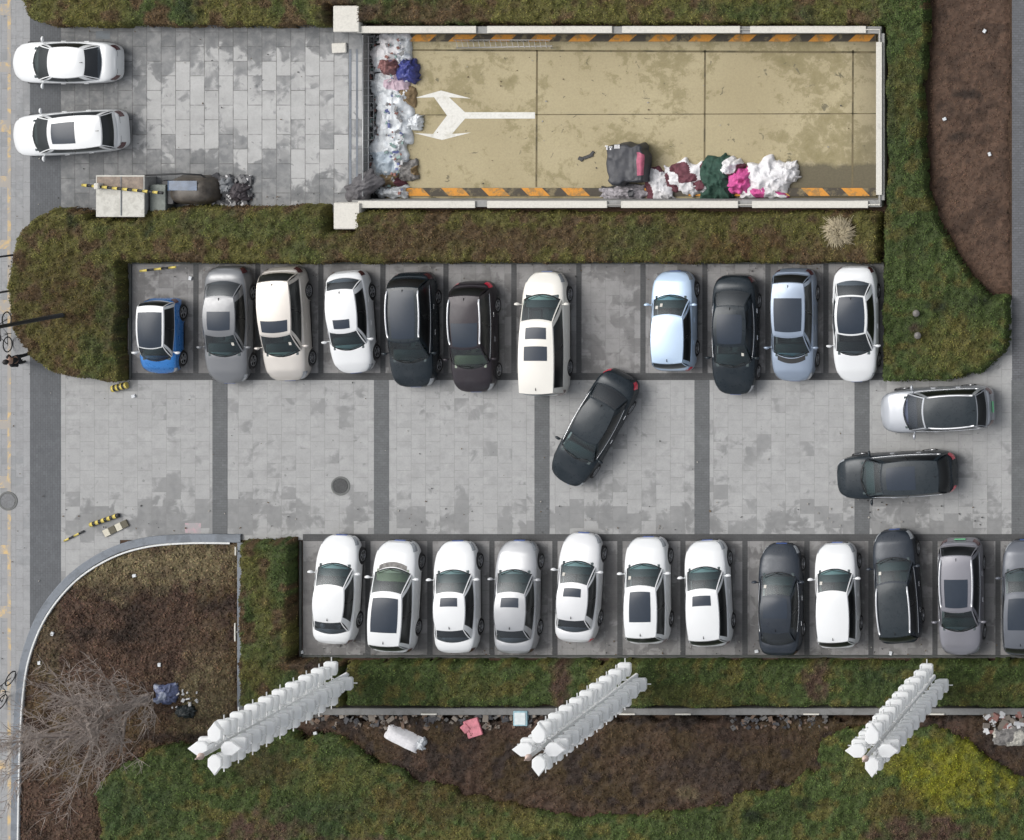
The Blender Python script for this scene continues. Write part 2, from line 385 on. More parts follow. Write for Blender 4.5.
def crom(pts, k=5):
    P = []
    for i in range(len(pts)-1):
        p0 = np.array(pts[max(i-1, 0)]); p1 = np.array(pts[i]); p2 = np.array(pts[i+1]); p3 = np.array(pts[min(i+2, len(pts)-1)])
        for q in range(k):
            t = q/k; P.append(tuple(.5*((2*p1)+(p2-p0)*t+(2*p0-5*p1+4*p2-p3)*t*t+(3*p1-p0-3*p2+p3)*t**3)))
    return P+[tuple(pts[-1])]
RAILP = [(19.5, 900), (20.5, 818), (22, 751), (25, 696), (32, 655), (49, 615), (78, 580), (114, 557), (150, 546), (190, 542.5), (232, 542.5)]
def hedge(name, label, poly, h, dens, cols, spots=(), seed=0, kind='stuff', cat='hedge', res=.085, leaf=(.035, .085), edge=.16, ns=(.35, 1.9), rough=.10):
    LO = .40 if cat == 'hedge' else .62
    WB = .7 if (seed in (7, 8)) else .26
    pw = np.array([G(x, y)[:2] for x, y in poly]); mn = pw.min(0); mx_ = pw.max(0)
    nx = int((mx_[0]-mn[0])/res)+2; ny = int((mx_[1]-mn[1])/res)+2
    def sdist(X, Y):
        ins = np.zeros(X.shape, bool); dd = np.full(X.shape, 1e9)
        for i in range(len(pw)):
            a = pw[i]; b = pw[(i+1) % len(pw)]
            ex, ey = b-a; L2 = ex*ex+ey*ey+1e-12
            t = np.clip(((X-a[0])*ex+(Y-a[1])*ey)/L2, 0, 1)
            dd = np.minimum(dd, np.hypot(X-a[0]-t*ex, Y-a[1]-t*ey))
            c = ((a[1] > Y) != (b[1] > Y)) & (X < (b[0]-a[0])*(Y-a[1])/((b[1]-a[1]) if b[1] != a[1] else 1e-12)+a[0])
            ins ^= c
        return np.where(ins, dd, -dd)
    def height(X, Y, d):
        e = np.clip(d/edge, 0, 1)**.6
        lump = fbm(X*1.4, Y*1.4, seed+3, 3)-.5
        return h*e*(1+.22*lump) + (rough*(vn(X*9, Y*9, seed+9)-.5)+1.4*rough*(vn(X*4.3, Y*4.3, seed+19)-.5))*np.clip(d/.1, 0, 1)
    def colour(X, Y):
        n1 = fbm(X*ns[0], Y*ns[0], seed+31, 3)[..., None]; n2 = fbm(X*ns[1], Y*ns[1], seed+57, 3)[..., None]
        c0, c1, c2 = [np.asarray(q_)*HK for q_ in cols]
        t = np.clip((n1-.38)/.24, 0, 1); c = c0*(1-t)+c1*t
        t = np.clip((n2-.52)/.14, 0, 1); c = c*(1-t)+c2*t
        for (px, py, rx, ry, cc, w) in spots:
            gx, gy, _ = G(px, py); q = ((X-gx)/(rx/PPM))**2+((Y-gy)/(ry/PPM))**2
            q = q*(.25+1.5*fbm(X*1.5, Y*1.5, seed+91, 3))+2.2*(fbm(X*3.1, Y*3.1, seed+17, 3)-.45)
            g = (w*np.clip((1.3-q)*.8, 0, 1))[..., None]; c = c*(1-g)+np.array(cc)*HK*g
        return c
    xs = mn[0]+np.arange(nx)*res; ys = mn[1]+np.arange(ny)*res
    X, Y = np.meshgrid(xs, ys, indexing='ij')
    X = X+(vn(X*7, Y*7, seed+1)-.5)*res*.9; Y = Y+(vn(X*7+9, Y*7, seed+2)-.5)*res*.9
    wob = (fbm(X*1.3, Y*1.3, seed+71, 3)-.5)*WB
    d = sdist(X, Y)+wob
    Z = np.where(d > 0, height(X, Y, d), 0)
    Z = np.where(d < res*.9, -.01, Z)
    keep = d > -res*.3
    idx = -np.ones(X.shape, int); idx[keep] = np.arange(keep.sum())
    q = keep[:-1, :-1] & keep[1:, :-1] & keep[1:, 1:] & keep[:-1, 1:]
    F = np.stack([idx[:-1, :-1][q], idx[1:, :-1][q], idx[1:, 1:][q], idx[:-1, 1:][q]], 1)
    V = np.stack([X[keep], Y[keep], Z[keep]], 1)
    C = colour(X[keep], Y[keep])*(.40+.6*vn(X[keep]*11, Y[keep]*11, seed+5))[:, None]
    # leaves
    area = (mx_[0]-mn[0])*(mx_[1]-mn[1]); n = int(area*dens*(1.35 if cat == 'hedge' else .8))
    lx = mn[0]+rng.random(n)*(mx_[0]-mn[0]); ly = mn[1]+rng.random(n)*(mx_[1]-mn[1])
    dl = sdist(lx, ly)+(fbm(lx*1.3, ly*1.3, seed+71, 3)-.5)*WB
    k = dl > .0; lx = lx[k]; ly = ly[k]; dl = dl[k]; n = len(lx)
    lz = np.maximum(height(lx, ly, dl), .02)+rng.random(n)*.10-.02
    sz = leaf[0]+rng.random(n)*(leaf[1]-leaf[0]); a = rng.random(n)*6.283
    ux = np.cos(a)*sz; uy = np.sin(a)*sz; uz = (rng.random(n)-.35)*sz*1.5
    wx = -np.sin(a)*sz*.6; wy = np.cos(a)*sz*.6; wz = (rng.random(n)-.5)*sz*1.1
    c0 = np.stack([lx, ly, lz], 1); U = np.stack([ux, uy, uz], 1); W = np.stack([wx, wy, wz], 1)
    LV = np.stack([c0-U*.5, c0+W*.5, c0+U*.5, c0-W*.5], 1).reshape(-1, 3)
    LF = (np.arange(n*4).reshape(n, 4)+len(V))
    LC = colour(lx, ly)*((LO+1.3*(1-LO)*1.6*rng.random(n)**1.6)*(.65+.7*vn(lx*4.3, ly*4.3, seed+19)))[:, None]*(1+(rng.random((n, 3))-.5)*.18)
    V = np.concatenate([V, LV]); F = np.concatenate([F, LF]); C = np.concatenate([C, np.repeat(LC, 4, 0)])
    me = bpy.data.meshes.new(name); me.vertices.add(len(V)); me.vertices.foreach_set('co', V.astype('f').ravel())
    me.loops.add(F.size); me.loops.foreach_set('vertex_index', F.astype('i').ravel())
    me.polygons.add(len(F)); me.polygons.foreach_set('loop_start', np.arange(0, F.size, 4, dtype='i'))
    me.update(calc_edges=True); me.validate()
    at = me.color_attributes.new('tint', 'FLOAT_COLOR', 'POINT')
    at.data.foreach_set('color', np.concatenate([np.clip(C, 0, 1), np.ones((len(C), 1))], 1).astype('f').ravel())
    me.materials.append(LEAF)
    o = bpy.data.objects.new(name, me); COL.objects.link(o)
    return tag(o, label, cat, kind=kind)

hedge('hedge', 'low clipped olive hedge running along the top edge of the photo', [(38, -60), (930, -60), (931, 26), (362, 25), (362, 6), (334, 6), (334, 28), (60, 28), (34, 20), (28, 2), (30, -30)], .7, 330,
      (GREEN, OLIVE, BROWN), [(430, 12, 80, 16, BROWN*.9, .8), (355, 15, 30, 20, DKBROWN*1.4, .7), (200, 12, 18, 14, DKGREEN, .8), (900, 12, 30, 22, GREEN, .8), (812, 15, 14, 9, DKBROWN*1.3, .7), (600, 12, 50, 9, OLIVE, .7), (760, 12, 60, 12, GREEN*.9, .8)], 1)
hedge('hedge', 'olive brown hedge between the upper car row and the ramp, bulging round the left corner', [(15, 285), (17, 262), (24, 238), (40, 216), (62, 207), (96, 208), (98, 217), (146, 217), (150, 206), (334, 203), (334, 230), (360, 230), (362, 210), (884, 211), (884, 263), (129, 263), (129, 381), (100, 380), (62, 374), (38, 356), (24, 336), (17, 312)], .75, 330,
      (OLIVE*.95, OLIVE*.8, BROWN*.9), [(250, 225, 120, 14, GREEN, .6), (70, 300, 50, 60, RUST*.7, .45), (105, 355, 20, 30, GREEN, .7), (118, 300, 12, 70, GREEN*.9, .6), (560, 240, 200, 14, BROWN, .6), (470, 240, 130, 22, BROWN*.8, .7), (640, 240, 30, 20, GREEN, .6), (740, 245, 60, 15, RUST*.8, .7), (840, 245, 40, 16, BROWN, .7), (310, 250, 30, 14, GREEN, .6), (158, 228, 8, 9, DKGREEN*.8, .9), (84, 220, 6, 9, DKGREEN*.8, .9)], 2)
hedge('hedge', 'deep green hedge wrapping round the right end of the upper car row', [(887, -60), (931, -60), (931, 40), (927, 90), (929, 140), (931, 190), (940, 218), (956, 246), (975, 275), (994, 293), (1012, 292), (1013, 334), (1004, 355), (984, 371), (950, 381), (885, 381), (885, 212), (889, 205)], .7, 340,
      (GREEN*.9, GREEN*1.05, OLIVE*.75), [(905, 90, 22, 40, OLIVE*.8, .8), (892, 110, 7, 90, DKGREEN*1.3, .6), (905, 20, 30, 30, GREEN*1.05, .7), (955, 345, 40, 30, OLIVE, .7), (975, 300, 40, 20, GREEN*.8, .9), (940, 305, 12, 5, DKGREEN*.5, .9), (920, 325, 8, 6, DKBROWN*1.8, .9), (920, 250, 20, 30, GREEN*.8, .8), (985, 298, 10, 7, DKGREEN*.5, .9)], 3)
hedge('soil_bed', 'bare brown soil bed beside the brick road at the top right', [(933, -60), (1010, -60), (1010, 290), (990, 296), (972, 276), (952, 246), (936, 218), (930, 190), (930, 90)], .04, 260,
      (SOILC*1.05, SOILC*1.25, SOILC*.75), [(968, 95, 14, 6, DKBROWN, .9), (945, 110, 10, 9, DKBROWN*1.6, .6), (958, 137, 14, 6, DKBROWN, .8)], 4, cat='soil', leaf=(.03, .07), rough=.03)
hedge('hedge', 'square green hedge block left of the lower car row', [(245, 537), (299, 537), (299, 655), (350, 657), (350, 704), (245, 704)], .75, 340,
      (GREEN*.9, OLIVE*.9, BROWN*.8), [(270, 600, 14, 60, OLIVE, .5), (325, 663, 28, 9, DKBROWN*1.3, 1.0), (255, 690, 14, 14, GREEN, .8), (275, 650, 20, 20, GREEN*.9, .8)], 5)
hedge('hedge', 'bright green hedge strip in front of the lower car row', [(350, 658), (1150, 658), (1150, 705), (350, 705)], .6, 340,
      (GREEN*1.05, GREEN*.95, OLIVE*.85), [(566, 680, 12, 30, SOILC*.9, 1.0), (820, 680, 13, 30, SOILC, 1.0), (480, 685, 40, 20, OLIVE*.9, .6), (700, 690, 60, 12, OLIVE, .45), (880, 672, 40, 12, DKGREEN*1.4, .6), (985, 690, 40, 14, OLIVE, .4), (640, 670, 40, 14, GREEN*.9, .6)], 6)
hedge('shrub_bed', 'dry brown shrub bed behind the low wall at the lower middle', [(300, 714), (1150, 714), (1150, 775), (1020, 783), (980, 755), (950, 736), (870, 732), (835, 744), (832, 775), (790, 794), (720, 810), (640, 822), (560, 822), (480, 802), (425, 785), (382, 765), (345, 742), (300, 728)], .32, 330,
      (SOILC*.85, BROWN*.62, DKBROWN*1.3), [(430, 716, 100, 6, DKBROWN*.8, .8), (600, 717, 400, 5, DKBROWN*.6, .9), (700, 770, 50, 28, DKBROWN*1.6, .8), (645, 770, 20, 20, BROWN*.7, .7), (690, 790, 14, 8, STRAW*.8, .6), (1000, 740, 30, 14, DKBROWN*1.5, .9), (760, 735, 50, 14, SOILC*.7, .7)], 7, cat='shrub bed', leaf=(.04, .09))  # thin DKBROWN bands at the wall foot: shade painted into the tint
hedge('hedge', 'broad mottled green and yellow hedge along the bottom edge of the photo', [(101, 806), (108, 780), (128, 760), (160, 747), (200, 742), (250, 738), (300, 728), (345, 730), (382, 754), (425, 774), (480, 791), (560, 810), (640, 810), (720, 798), (790, 782), (820, 765), (822, 733), (870, 720), (950, 724), (980, 744), (1020, 774), (1150, 780), (1150, 900), (130, 900), (108, 840)], .6, 350,
      (GREEN*.95, GREEN*1.15, OLIVE*.9), [(955, 768, 66, 46, YEL*.75, 1.0), (890, 750, 40, 20, YEL*.55, .7), (905, 800, 30, 20, RUST*.75, .6), (870, 760, 30, 24, OLIVE*1.3, .5), (450, 800, 90, 26, RUST*.85, .6), (340, 775, 60, 22, OLIVE*1.15, .5), (330, 815, 50, 20, DKGREEN*1.5, .7), (270, 765, 40, 26, BROWN*.75, .55), (140, 800, 40, 25, DKGREEN*1.9, .7), (262, 830, 48, 26, SOILC, 1.0), (380, 842, 40, 14, SOILC, .9), (925, 832, 60, 22, SOILC*.85, 1.0), (700, 815, 60, 18, GREEN*.9, .6), (765, 812, 22, 6, DKGREEN*.5, .9), (810, 800, 14, 7, DKGREEN*.5, .8), (1010, 745, 20, 20, DKGREEN*1.3, .7), (530, 820, 50, 12, OLIVE*1.1, .5)], 8)
hedge('dry_grass_bed', 'brown dry grass bed inside the curved kerb at the lower left', [(x-1.5, y-1.5) for x, y in crom(RAILP)]+[(240, 541), (240, 742), (200, 745), (160, 750), (128, 763), (106, 782), (99, 806), (106, 840), (125, 900)], .08, 420,
      (SOILC*.95, BROWN*.85, SOILC*.65), [(130, 568, 120, 30, STRAW*.8, 1.1), (200, 558, 70, 24, STRAW*.85, 1.1), (205, 690, 34, 60, STRAW*.75, 1.0), (50, 640, 20, 40, STRAW*.6, .7), (110, 635, 70, 8, DKBROWN*.8, .8), (140, 618, 14, 24, DKBROWN*.8, .9), (215, 605, 24, 9, DKBROWN, .8), (190, 640, 50, 30, SOILC*.95, .6), (60, 810, 40, 30, SOILC*1.05, .9), (130, 590, 80, 6, DKBROWN*1.2, .5), (195, 738, 50, 6, DKBROWN*.7, .9)], 9, cat='dry grass', leaf=(.05, .12), rough=.06)

# pampas tuft
def blades(name, px, py, n, r, h, m, label, cat, rs):
    rr = random.Random(rs); mb = MB(); o = G(px, py)
    for i in range(n):
        a = rr.random()*6.283; l = r*(.4+.6*rr.random()); hh = h*(.5+.5*rr.random()); w = .012
        q_ = rr.random()*6.283; c_ = .22*rr.random(); C0 = Vector((c_*math.cos(q_), c_*math.sin(q_), 0)); l *= rr.uniform(.4, 1); p0 = C0*.4; pm = C0+Vector((l*.5*math.cos(a), l*.5*math.sin(a), hh)); p1 = C0+Vector((l*math.cos(a+.6*rr.random()), l*math.sin(a+.6*rr.random()), hh*(.5+.6*rr.random())))
        s_ = Vector((-math.sin(a), math.cos(a), 0))*w
        mb.add([p0-s_, p0+s_, pm+s_*1.3, pm-s_*1.3, p1+s_*.4, p1-s_*.4], [(0, 1, 2, 3), (3, 2, 4, 5)])
    return tag(mb.build(name, m, loc=(o[0], o[1], .55)), label, cat)
blades('pampas_grass', 844, 230, 1300, .80, .50, plain('straw blades', (.42, .36, .24), .8, var=.4, vs_=5), 'pale straw tuft of pampas grass rising out of the hedge below the ramp', 'grass tuft', 3)

# ------------------------------------------------------------------ kerbs, walls, ramp
def ribbon(name, pts, w, z0, z1, m, label, cat, inner=None, kind=None):
    W_ = [Vector(G(*p)) for p in pts]
    # resample smooth (Catmull-Rom)
    P = []
    for i in range(len(W_)-1):
        p0 = W_[max(i-1, 0)]; p1 = W_[i]; p2 = W_[i+1]; p3 = W_[min(i+2, len(W_)-1)]
        for k in range(6):
            t = k/6; P.append(.5*((2*p1)+(p2-p0)*t+(2*p0-5*p1+4*p2-p3)*t*t+(3*p1-p0-3*p2+p3)*t**3))
    P.append(W_[-1]); g = []
    for i, p in enumerate(P):
        t = (P[min(i+1, len(P)-1)]-P[max(i-1, 0)]).normalized(); nn = Vector((-t.y, t.x, 0))
        b_ = min(.02, w*.2)
        g.append([tuple(p+nn*(w/2)+Vector((0, 0, z0))), tuple(p+nn*(w/2)+Vector((0, 0, z1-b_))), tuple(p+nn*(w/2-b_)+Vector((0, 0, z1))), tuple(p-nn*(w/2-b_)+Vector((0, 0, z1))), tuple(p-nn*(w/2)+Vector((0, 0, z1-b_))), tuple(p-nn*(w/2)+Vector((0, 0, z0)))])
    o = MB().grid(g, smooth=False).build(name, m)
    return tag(o, label, cat, kind=kind)
ribbon('kerb', [(15, 900), (16.6, 818), (18, 751), (21, 696), (28, 652), (45, 611), (74, 576), (111, 552), (148, 541), (190, 538), (242, 538)], .34, -.02, .14, KERB, 'curved grey kerb round the dry grass bed at the lower left', 'kerb')
ribbon('edging_rail', [(19.5, 900), (20.5, 818), (22, 751), (25, 696), (32, 655), (49, 615), (78, 580), (114, 557), (150, 546), (190, 542.5), (232, 542.5)], .075, -.02, .19, plain('white edging', (.62, .63, .62), .5), 'thin white edging rail along the inside of the curved kerb', 'edging')
ribbon('kerb', [(242, 542), (242, 600), (242, 660), (242, 708)], .26, -.02, .16, KERB, 'straight grey kerb between the dry grass bed and the square hedge', 'kerb')
ribbon('low_wall', [(245, 709), (500, 709), (800, 709), (1150, 709)], .28, -.02, .42, concrete('grey wall cap', (.20, .20, .195), (.12, .12, .11), .5, 1.5), 'long low grey wall south of the hedge strip', 'low wall')
for i, (x, lab) in enumerate(((430, 'between left and middle towers'), (628, 'just right of the middle white tower'), (684, 'second one right of the middle tower'), (812, 'halfway between middle and right towers'), (937, 'just right of the right white tower'))):
    p = G(x, 713.5, .36)
    tag(MB().box((0, 0, 0), (.66, .06, .06), bev=.01).build('light_bar', COPING, loc=(p[0], p[1], .46)), 'short white light bar on the low wall, ' + lab, 'light bar', 'white light bars on the low wall')
for i, (x, y, l, lab) in enumerate(((236, 551, .35, 'upper'), (235.5, 632, .75, 'lower'))):
    p = G(x, y, .15)
    tag(MB().box((0, 0, 0), (.06, l, .08), bev=.01).box((.12, .0, -.03), (.22, .05, .04)).build('light_bar', COPING, loc=(p[0], p[1], .17)), lab+' of the two white light bars on the straight kerb beside the dry grass bed', 'light bar', 'white light bars on the kerb')
# kerb round hedge beside upper parking row
for nm, pts, lab in (('kerb', [(131, 262), (131, 320), (131, 378)], 'low dark kerb beside the small blue car'), ('kerb', [(131, 263), (400, 263), (650, 263), (884, 263)], 'thin grey kerb behind the upper car row'),
                     ('kerb', [(303, 656), (600, 656), (900, 656), (1150, 656)], 'thin grey kerb behind the lower car row'), ('kerb', [(301, 541), (301, 600), (301, 656)], 'dark kerb between the square hedge and the lower car row')):
    ribbon(nm, pts, .09, -.02, .09, concrete('dark kerb stone', (.085, .09, .085), (.05, .055, .045)), lab, 'kerb')

# ramp pit
def gbox(mb, x0, y0, x1, y1, z0, z1, m=0, h=None, bev=0.0):
    h = z1 if h is None else h
    a = G(x0, y1, h); c = G(x1, y0, h)
    mb.box(((a[0]+c[0])/2, (a[1]+c[1])/2, (z0+z1)/2), (abs(c[0]-a[0]), abs(c[1]-a[1]), z1-z0), m=m, bev=bev); return mb
D0 = PIT['d']
a = G(PIT['x0']-30, PIT['y1']+8); c = G(PIT['x1']+12, PIT['y0']-8)
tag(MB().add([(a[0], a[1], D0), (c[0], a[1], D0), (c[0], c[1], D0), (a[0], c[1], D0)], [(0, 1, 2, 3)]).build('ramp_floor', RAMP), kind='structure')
def wall(name, rect, zt, label, slabs, cat='ramp wall'):
    o = empty(name, G((rect[0]+rect[2])/2, (rect[1]+rect[3])/2)); tag(o, label, cat)
    mb = MB(); x0, y0, x1, y1 = rect; gbox(mb, x0, y0, x1, y1, D0-.02, zt, h=0)
    b_ = mb.build('wall_body', WALLM, o); b_.matrix_parent_inverse = Matrix.Translation(-o.location)
    for s in slabs:
        q = gbox(MB(), *s, zt, zt+.09, bev=.012).build('coping', COPING, o); q.matrix_parent_inverse = Matrix.Translation(-o.location)
    return o
wall('ramp_wall', (357, 26.5, 884, 33.5), .45, 'upper ramp wall with white coping slabs', [(357, 26, 476, 33), (487, 26, 612, 33), (622, 26, 740, 33), (750, 26, 866, 33)])
wall('ramp_wall', (357, 199.5, 884, 206.2), .45, 'lower ramp wall with white coping slabs beside the clothes heap', [(358, 201, 475, 208), (487, 201, 607, 208), (621, 201, 738, 208), (752, 201, 868, 208)])
wall('ramp_wall', (881, 33.5, 887, 199.5), .45, 'right end ramp wall with one long white coping', [(876, 42, 882, 195)])
rl = MB()
rl.tube([G(740, 29.5, .5), G(880, 29.5, .5), G(880, 120, .5), G(880, 205, .5), G(600, 205, .5)], .035, 6)
tag(rl.build('pipe_rail', COPING), 'thin cream pipe running along the right end of the ramp wall', 'pipe')
for (x, y, lab) in ((346.5, 19, 'cream stone block at the upper corner of the ramp mouth'), (347, 216, 'cream stone block at the lower corner of the ramp mouth')):
    a = G(x, y, .62); mb = MB(); mb.box((0, 0, .31), (1.1, 1.1, .62), bev=.03); mb.box((0, 0, .64), (1.06, 1.06, .06), bev=.015)
    tag(mb.build('stone_block', COPING, loc=(a[0], a[1], 0)), lab, 'stone block', 'cream blocks at the ramp mouth')
# west wall of the pit
a0 = G(358.2, 116); mb = MB(); mb.box((a0[0]+.0, a0[1], (D0-.002)/2-.01), (.30, 7.1, abs(D0)-.01)); tag(mb.build('ramp_wall', WALLM), 'low grey retaining edge at the left mouth of the ramp under the railing', 'ramp wall')
# joints and arrow on the floor
def fsheet(name, polys, z, m, kind='structure'):
    mb = MB()
    for p in polys: mb.add([G(x, y, z) for x, y in p], [tuple(range(len(p)-1, -1, -1))])
    return tag(mb.build(name, m), kind=kind)
jl = []
for x in (537, 705, 853): jl.append([(x-.9, 50), (x+.9, 50), (x+.2, 187), (x-1.6, 187)])
jl.append([(408, 49.2), (876, 51.2), (876, 53.4), (408, 50.8)]); jl.append([(408, 114.5), (876, 113), (876, 114), (408, 115.5)])
fsheet('floor_joint', jl, D0+.004, JOINT)
fsheet('dark_floor_strip', [[(362, 34), (386, 34), (386, 199), (362, 199)]], D0+.008, plain('dark strip floor', (.045, .045, .042), .5, var=.5))  # dark sheet laid over the floor under the railing and litter
def kerbs(y0, y1, sgn, start):
    mb = MB(); zt = D0+.10
    a = G(400, y1, zt); c = G(876, y0, zt)
    mb.box(((a[0]+c[0])/2, (a[1]+c[1])/2, D0+.05), (c[0]-a[0], c[1]-a[1], .10))
    o = mb.build('ramp_kerb', BLACKP); tag(o, ('upper' if sgn > 0 else 'lower')+' black kerb with orange slanted stripes inside the ramp', 'ramp kerb')
    s = MB(); x = start
    while x < 870:
        w = 21; k = 8*sgn
        pts = [(x, y1), (x+w, y1), (x+w+k, y0), (x+k, y0)]
        s.add([G(min(max(px_, 401), 875), py_, zt+.004) for px_, py_ in pts], [(3, 2, 1, 0)][:1]); x += 40
    st = s.build('stripes', ORANGEP, o); st.matrix_parent_inverse = Matrix()
    return o
kerbs(34.5, 41.5, 1, 408); kerbs(188, 196, -1, 409)
Z = D0+.008
fsheet('road_arrow', [[(465, 112.2), (535, 112.2), (535, 118.6), (465, 118.6)],
                      [(434, 97.2), (449, 97.2), (465, 112.2), (465, 115.4), (447, 115.4)], [(447, 115.4), (465, 115.4), (465, 118.6), (452, 134), (433, 134)],
                      [(414, 98), (441, 90.5), (471, 98.5), (449, 97.2), (434, 97.2)], [(414, 133), (433, 134), (452, 134), (471, 132.5), (442, 140)]], Z, WHITEP)

# railing at the ramp mouth
o = empty('railing', G(375, 120, D0)); tag(o, 'long grey steel railing across the left mouth of the ramp', 'railing')
def rel(o, p): return (p[0]-o.location[0], p[1]-o.location[1], p[2]-o.location[2])
GALV = plain('galvanised steel', (.42, .43, .43), .4, .6)
xb = G(375, 120, D0)[0]; ya = G(376, 36)[1]; yb_ = G(376, 196)[1]
for zz in (1.12, .12, .62):
    MB().tube([rel(o, (xb, ya, D0+zz)), rel(o, (xb, yb_, D0+zz))], .028 if zz > 1 else .02, 6).build('rail', GALV, o)
src = None; y = ya
while y > yb_:
    if src is None: src = MB().tube([(0, 0, 0), (0, 0, 1.12)], .016, 6).build('post', GALV, o); src.location = rel(o, (xb, y, D0))
    else: rep(src, o, rel(o, (xb, y, D0)))
    y -= .31

# metal rack lying in the ramp
o = empty('metal_rack', G(510, 44, D0)); tag(o, 'long pale metal rack lying against the upper ramp wall', 'rack')
RK = plain('pale painted steel', (.50, .48, .44), .5, .3)
x0r, y0r, _ = rel(o, G(459, 48, D0)); x1r, y1r, _ = rel(o, G(555, 46, D0)); _, ytop, _ = rel(o, G(500, 40, D0+.4))
MB().tube([(x0r, y0r, .30), (x1r, y1r, .30)], .03, 6).build('rail', RK, o)
MB().tube([(x0r, ytop, .55), (x1r, ytop, .55)], .02, 6).build('rail', RK, o)
for i in range(17):
    xx = x0r+(x1r-x0r)*(i+.3)/17.3
    MB().tube([(xx, y0r, .30), (xx+.02, ytop, .55), (xx+.06, ytop-.05, .15)], .014, 5).build('bar', RK, o)
for i in (0, 1): MB().tube([(x0r+.1 if i == 0 else x1r-.1, y0r, 0), (x0r+.1 if i == 0 else x1r-.1, y0r, .3)], .02, 5).build('leg', RK, o)

# ------------------------------------------------------------------ crumpled cloth, rubbish
def cloth(name, px, py, w, l, h, m, label, cat, seed, base=0.0, rz=0.0, group=None, n=48, fold=1.0, m2=None, thr=.55):
    o_ = G(px, py, base+h*.5); u = np.linspace(-1, 1, n); U, V_ = np.meshgrid(u, u, indexing='ij')
    r = np.maximum(np.abs(U), np.abs(V_)); a = np.arctan2(V_, U)
    rad = r*(1/np.maximum(np.maximum(np.abs(np.cos(a)), np.abs(np.sin(a))), 1e-6)*.55+.45)
    rad = rad*(1+.38*(vn(np.cos(a)*2+9, np.sin(a)*2+9, seed)-.5)+.16*(vn(np.cos(a)*6+9, np.sin(a)*6+9, seed+4)-.5))
    X = np.cos(a)*rad*w/2; Y = np.sin(a)*rad*l/2
    X = X+(vn(U*4, V_*4, seed+1)-.5)*.16*fold*min(w, l); Y = Y+(vn(U*4+7, V_*4, seed+2)-.5)*.16*fold*min(w, l)
    rid = 1-np.abs(2*fbm(X*2.6+.9*vn(X*2, Y*2, seed), Y*2.6, seed+5, 3)-1)
    rid2 = 1-np.abs(2*vn(X*7+seed, Y*5, seed+8)-1)
    Zz = h*(1-r**2.2)*(.45+.4*rid)+.05*fold*rid+.06*fold*rid2+.02*fold*(1-np.abs(2*vn(X*13, Y*11+seed, seed+21)-1))+.01
    Zz[r > .97] = .008
    mb = MB(); P = np.stack([X, Y, Zz], -1); mb.grid(P, smooth=True, away=(0, 0, -5))
    if m2 is not None:
        for i, f in enumerate(mb.f):
            c = np.mean([mb.v[k] for k in f], axis=0)
            if float(vn(np.array(c[0]*2.3+seed), np.array(c[1]*2.3), seed+11)) > thr: mb.mi[i] = 1
        mats = [m, m2]
    else: mats = m
    return tag(mb.build(name, mats, loc=(o_[0], o_[1], base), rz=rz), label, cat, group)
WSH = plain('white plastic sheet', (.66, .69, .71), .45, var=.35, vs_=2.5); WCL = plain('white cloth', (.74, .73, .74), .8, var=.15)
GCL = plain('dark green cloth', (.022, .065, .045), .8, var=.4); PCL = plain('pink cloth', (.60, .09, .30), .75, var=.35, vs_=4); KCL = plain('black tarpaulin', (.045, .047, .055), .5, var=.3)
MCL = plain('maroon cloth', (.14, .045, .06), .8, var=.4); BCL = plain('blue plastic', (.05, .06, .24), .4, var=.3); CARD = plain('brown cardboard', (.22, .155, .08), .8, var=.3); RSK = plain('faded red sack', (.27, .13, .125), .7, var=.3); GRYR = plain('grey rubbish', (.20, .19, .18), .7, var=.5, vs_=9)
cloth('plastic_sheet', 391, 52, 1.5, 1.7, .35, WSH, 'uppermost white plastic sheet heaped at the ramp mouth', 'plastic sheet', 11, D0, m2=WCL)
cloth('sack', 388, 67, .95, .8, .85, RSK, 'faded red sack on the upper part of the white sheet heap', 'sack', 12, D0)
cloth('plastic_bag', 406, 71, .95, .95, .6, BCL, 'dark blue plastic bag at the right edge of the white sheet heap', 'bag', 13, D0, m2=WSH, thr=.62)
cloth('plastic_sheet', 390, 84, 1.5, 1.3, .35, WSH, 'pinkish white plastic sheet just below the blue bag', 'plastic sheet', 14, D0, m2=plain('pinkish film', (.55, .42, .48), .5), thr=.6)
cloth('cardboard', 405, 97, .8, 1.1, .3, CARD, 'brown cardboard scrap on the ramp floor below the blue bag', 'cardboard', 15, D0, fold=.5)
cloth('plastic_sheet', 392, 117, 1.5, 2.8, .4, WSH, 'largest white plastic sheet in the middle of the heap at the ramp mouth', 'plastic sheet', 16, D0)
cloth('plastic_sheet', 414, 122, .75, .6, .3, WSH, 'small white sheet poking out from the heap towards the road arrow', 'plastic sheet', 17, D0)
cloth('plastic_sheet', 389, 156, 1.5, 1.8, .35, WSH, 'pale blue white plastic sheet in the lower half of the heap', 'plastic sheet', 18, D0, m2=plain('bluish film', (.42, .49, .55), .5))
cloth('cardboard', 389, 181, 1.2, .7, .6, CARD, 'brown cardboard piece low in the white heap', 'cardboard', 19, D0, fold=.5, m2=MCL, thr=.7)
cloth('plastic_sheet', 391, 191, 1.3, .6, .5, WSH, 'lowest white plastic sheet against the lower ramp wall', 'plastic sheet', 20, D0)
cloth('rubbish_bag', 407, 171, .9, .9, .3, GRYR, 'grey torn rubbish bag right of the lower white sheet', 'rubbish bag', 21, D0, m2=CARD)
cloth('tarpaulin', 362, 186, 1.6, 1.1, .4, plain('dark grey tarp', (.10, .095, .10), .6, var=.3), 'dark grey tarpaulin lying over the ramp lip beside the lower stone block', 'tarpaulin', 22, .0, rz=R(38), fold=.35)
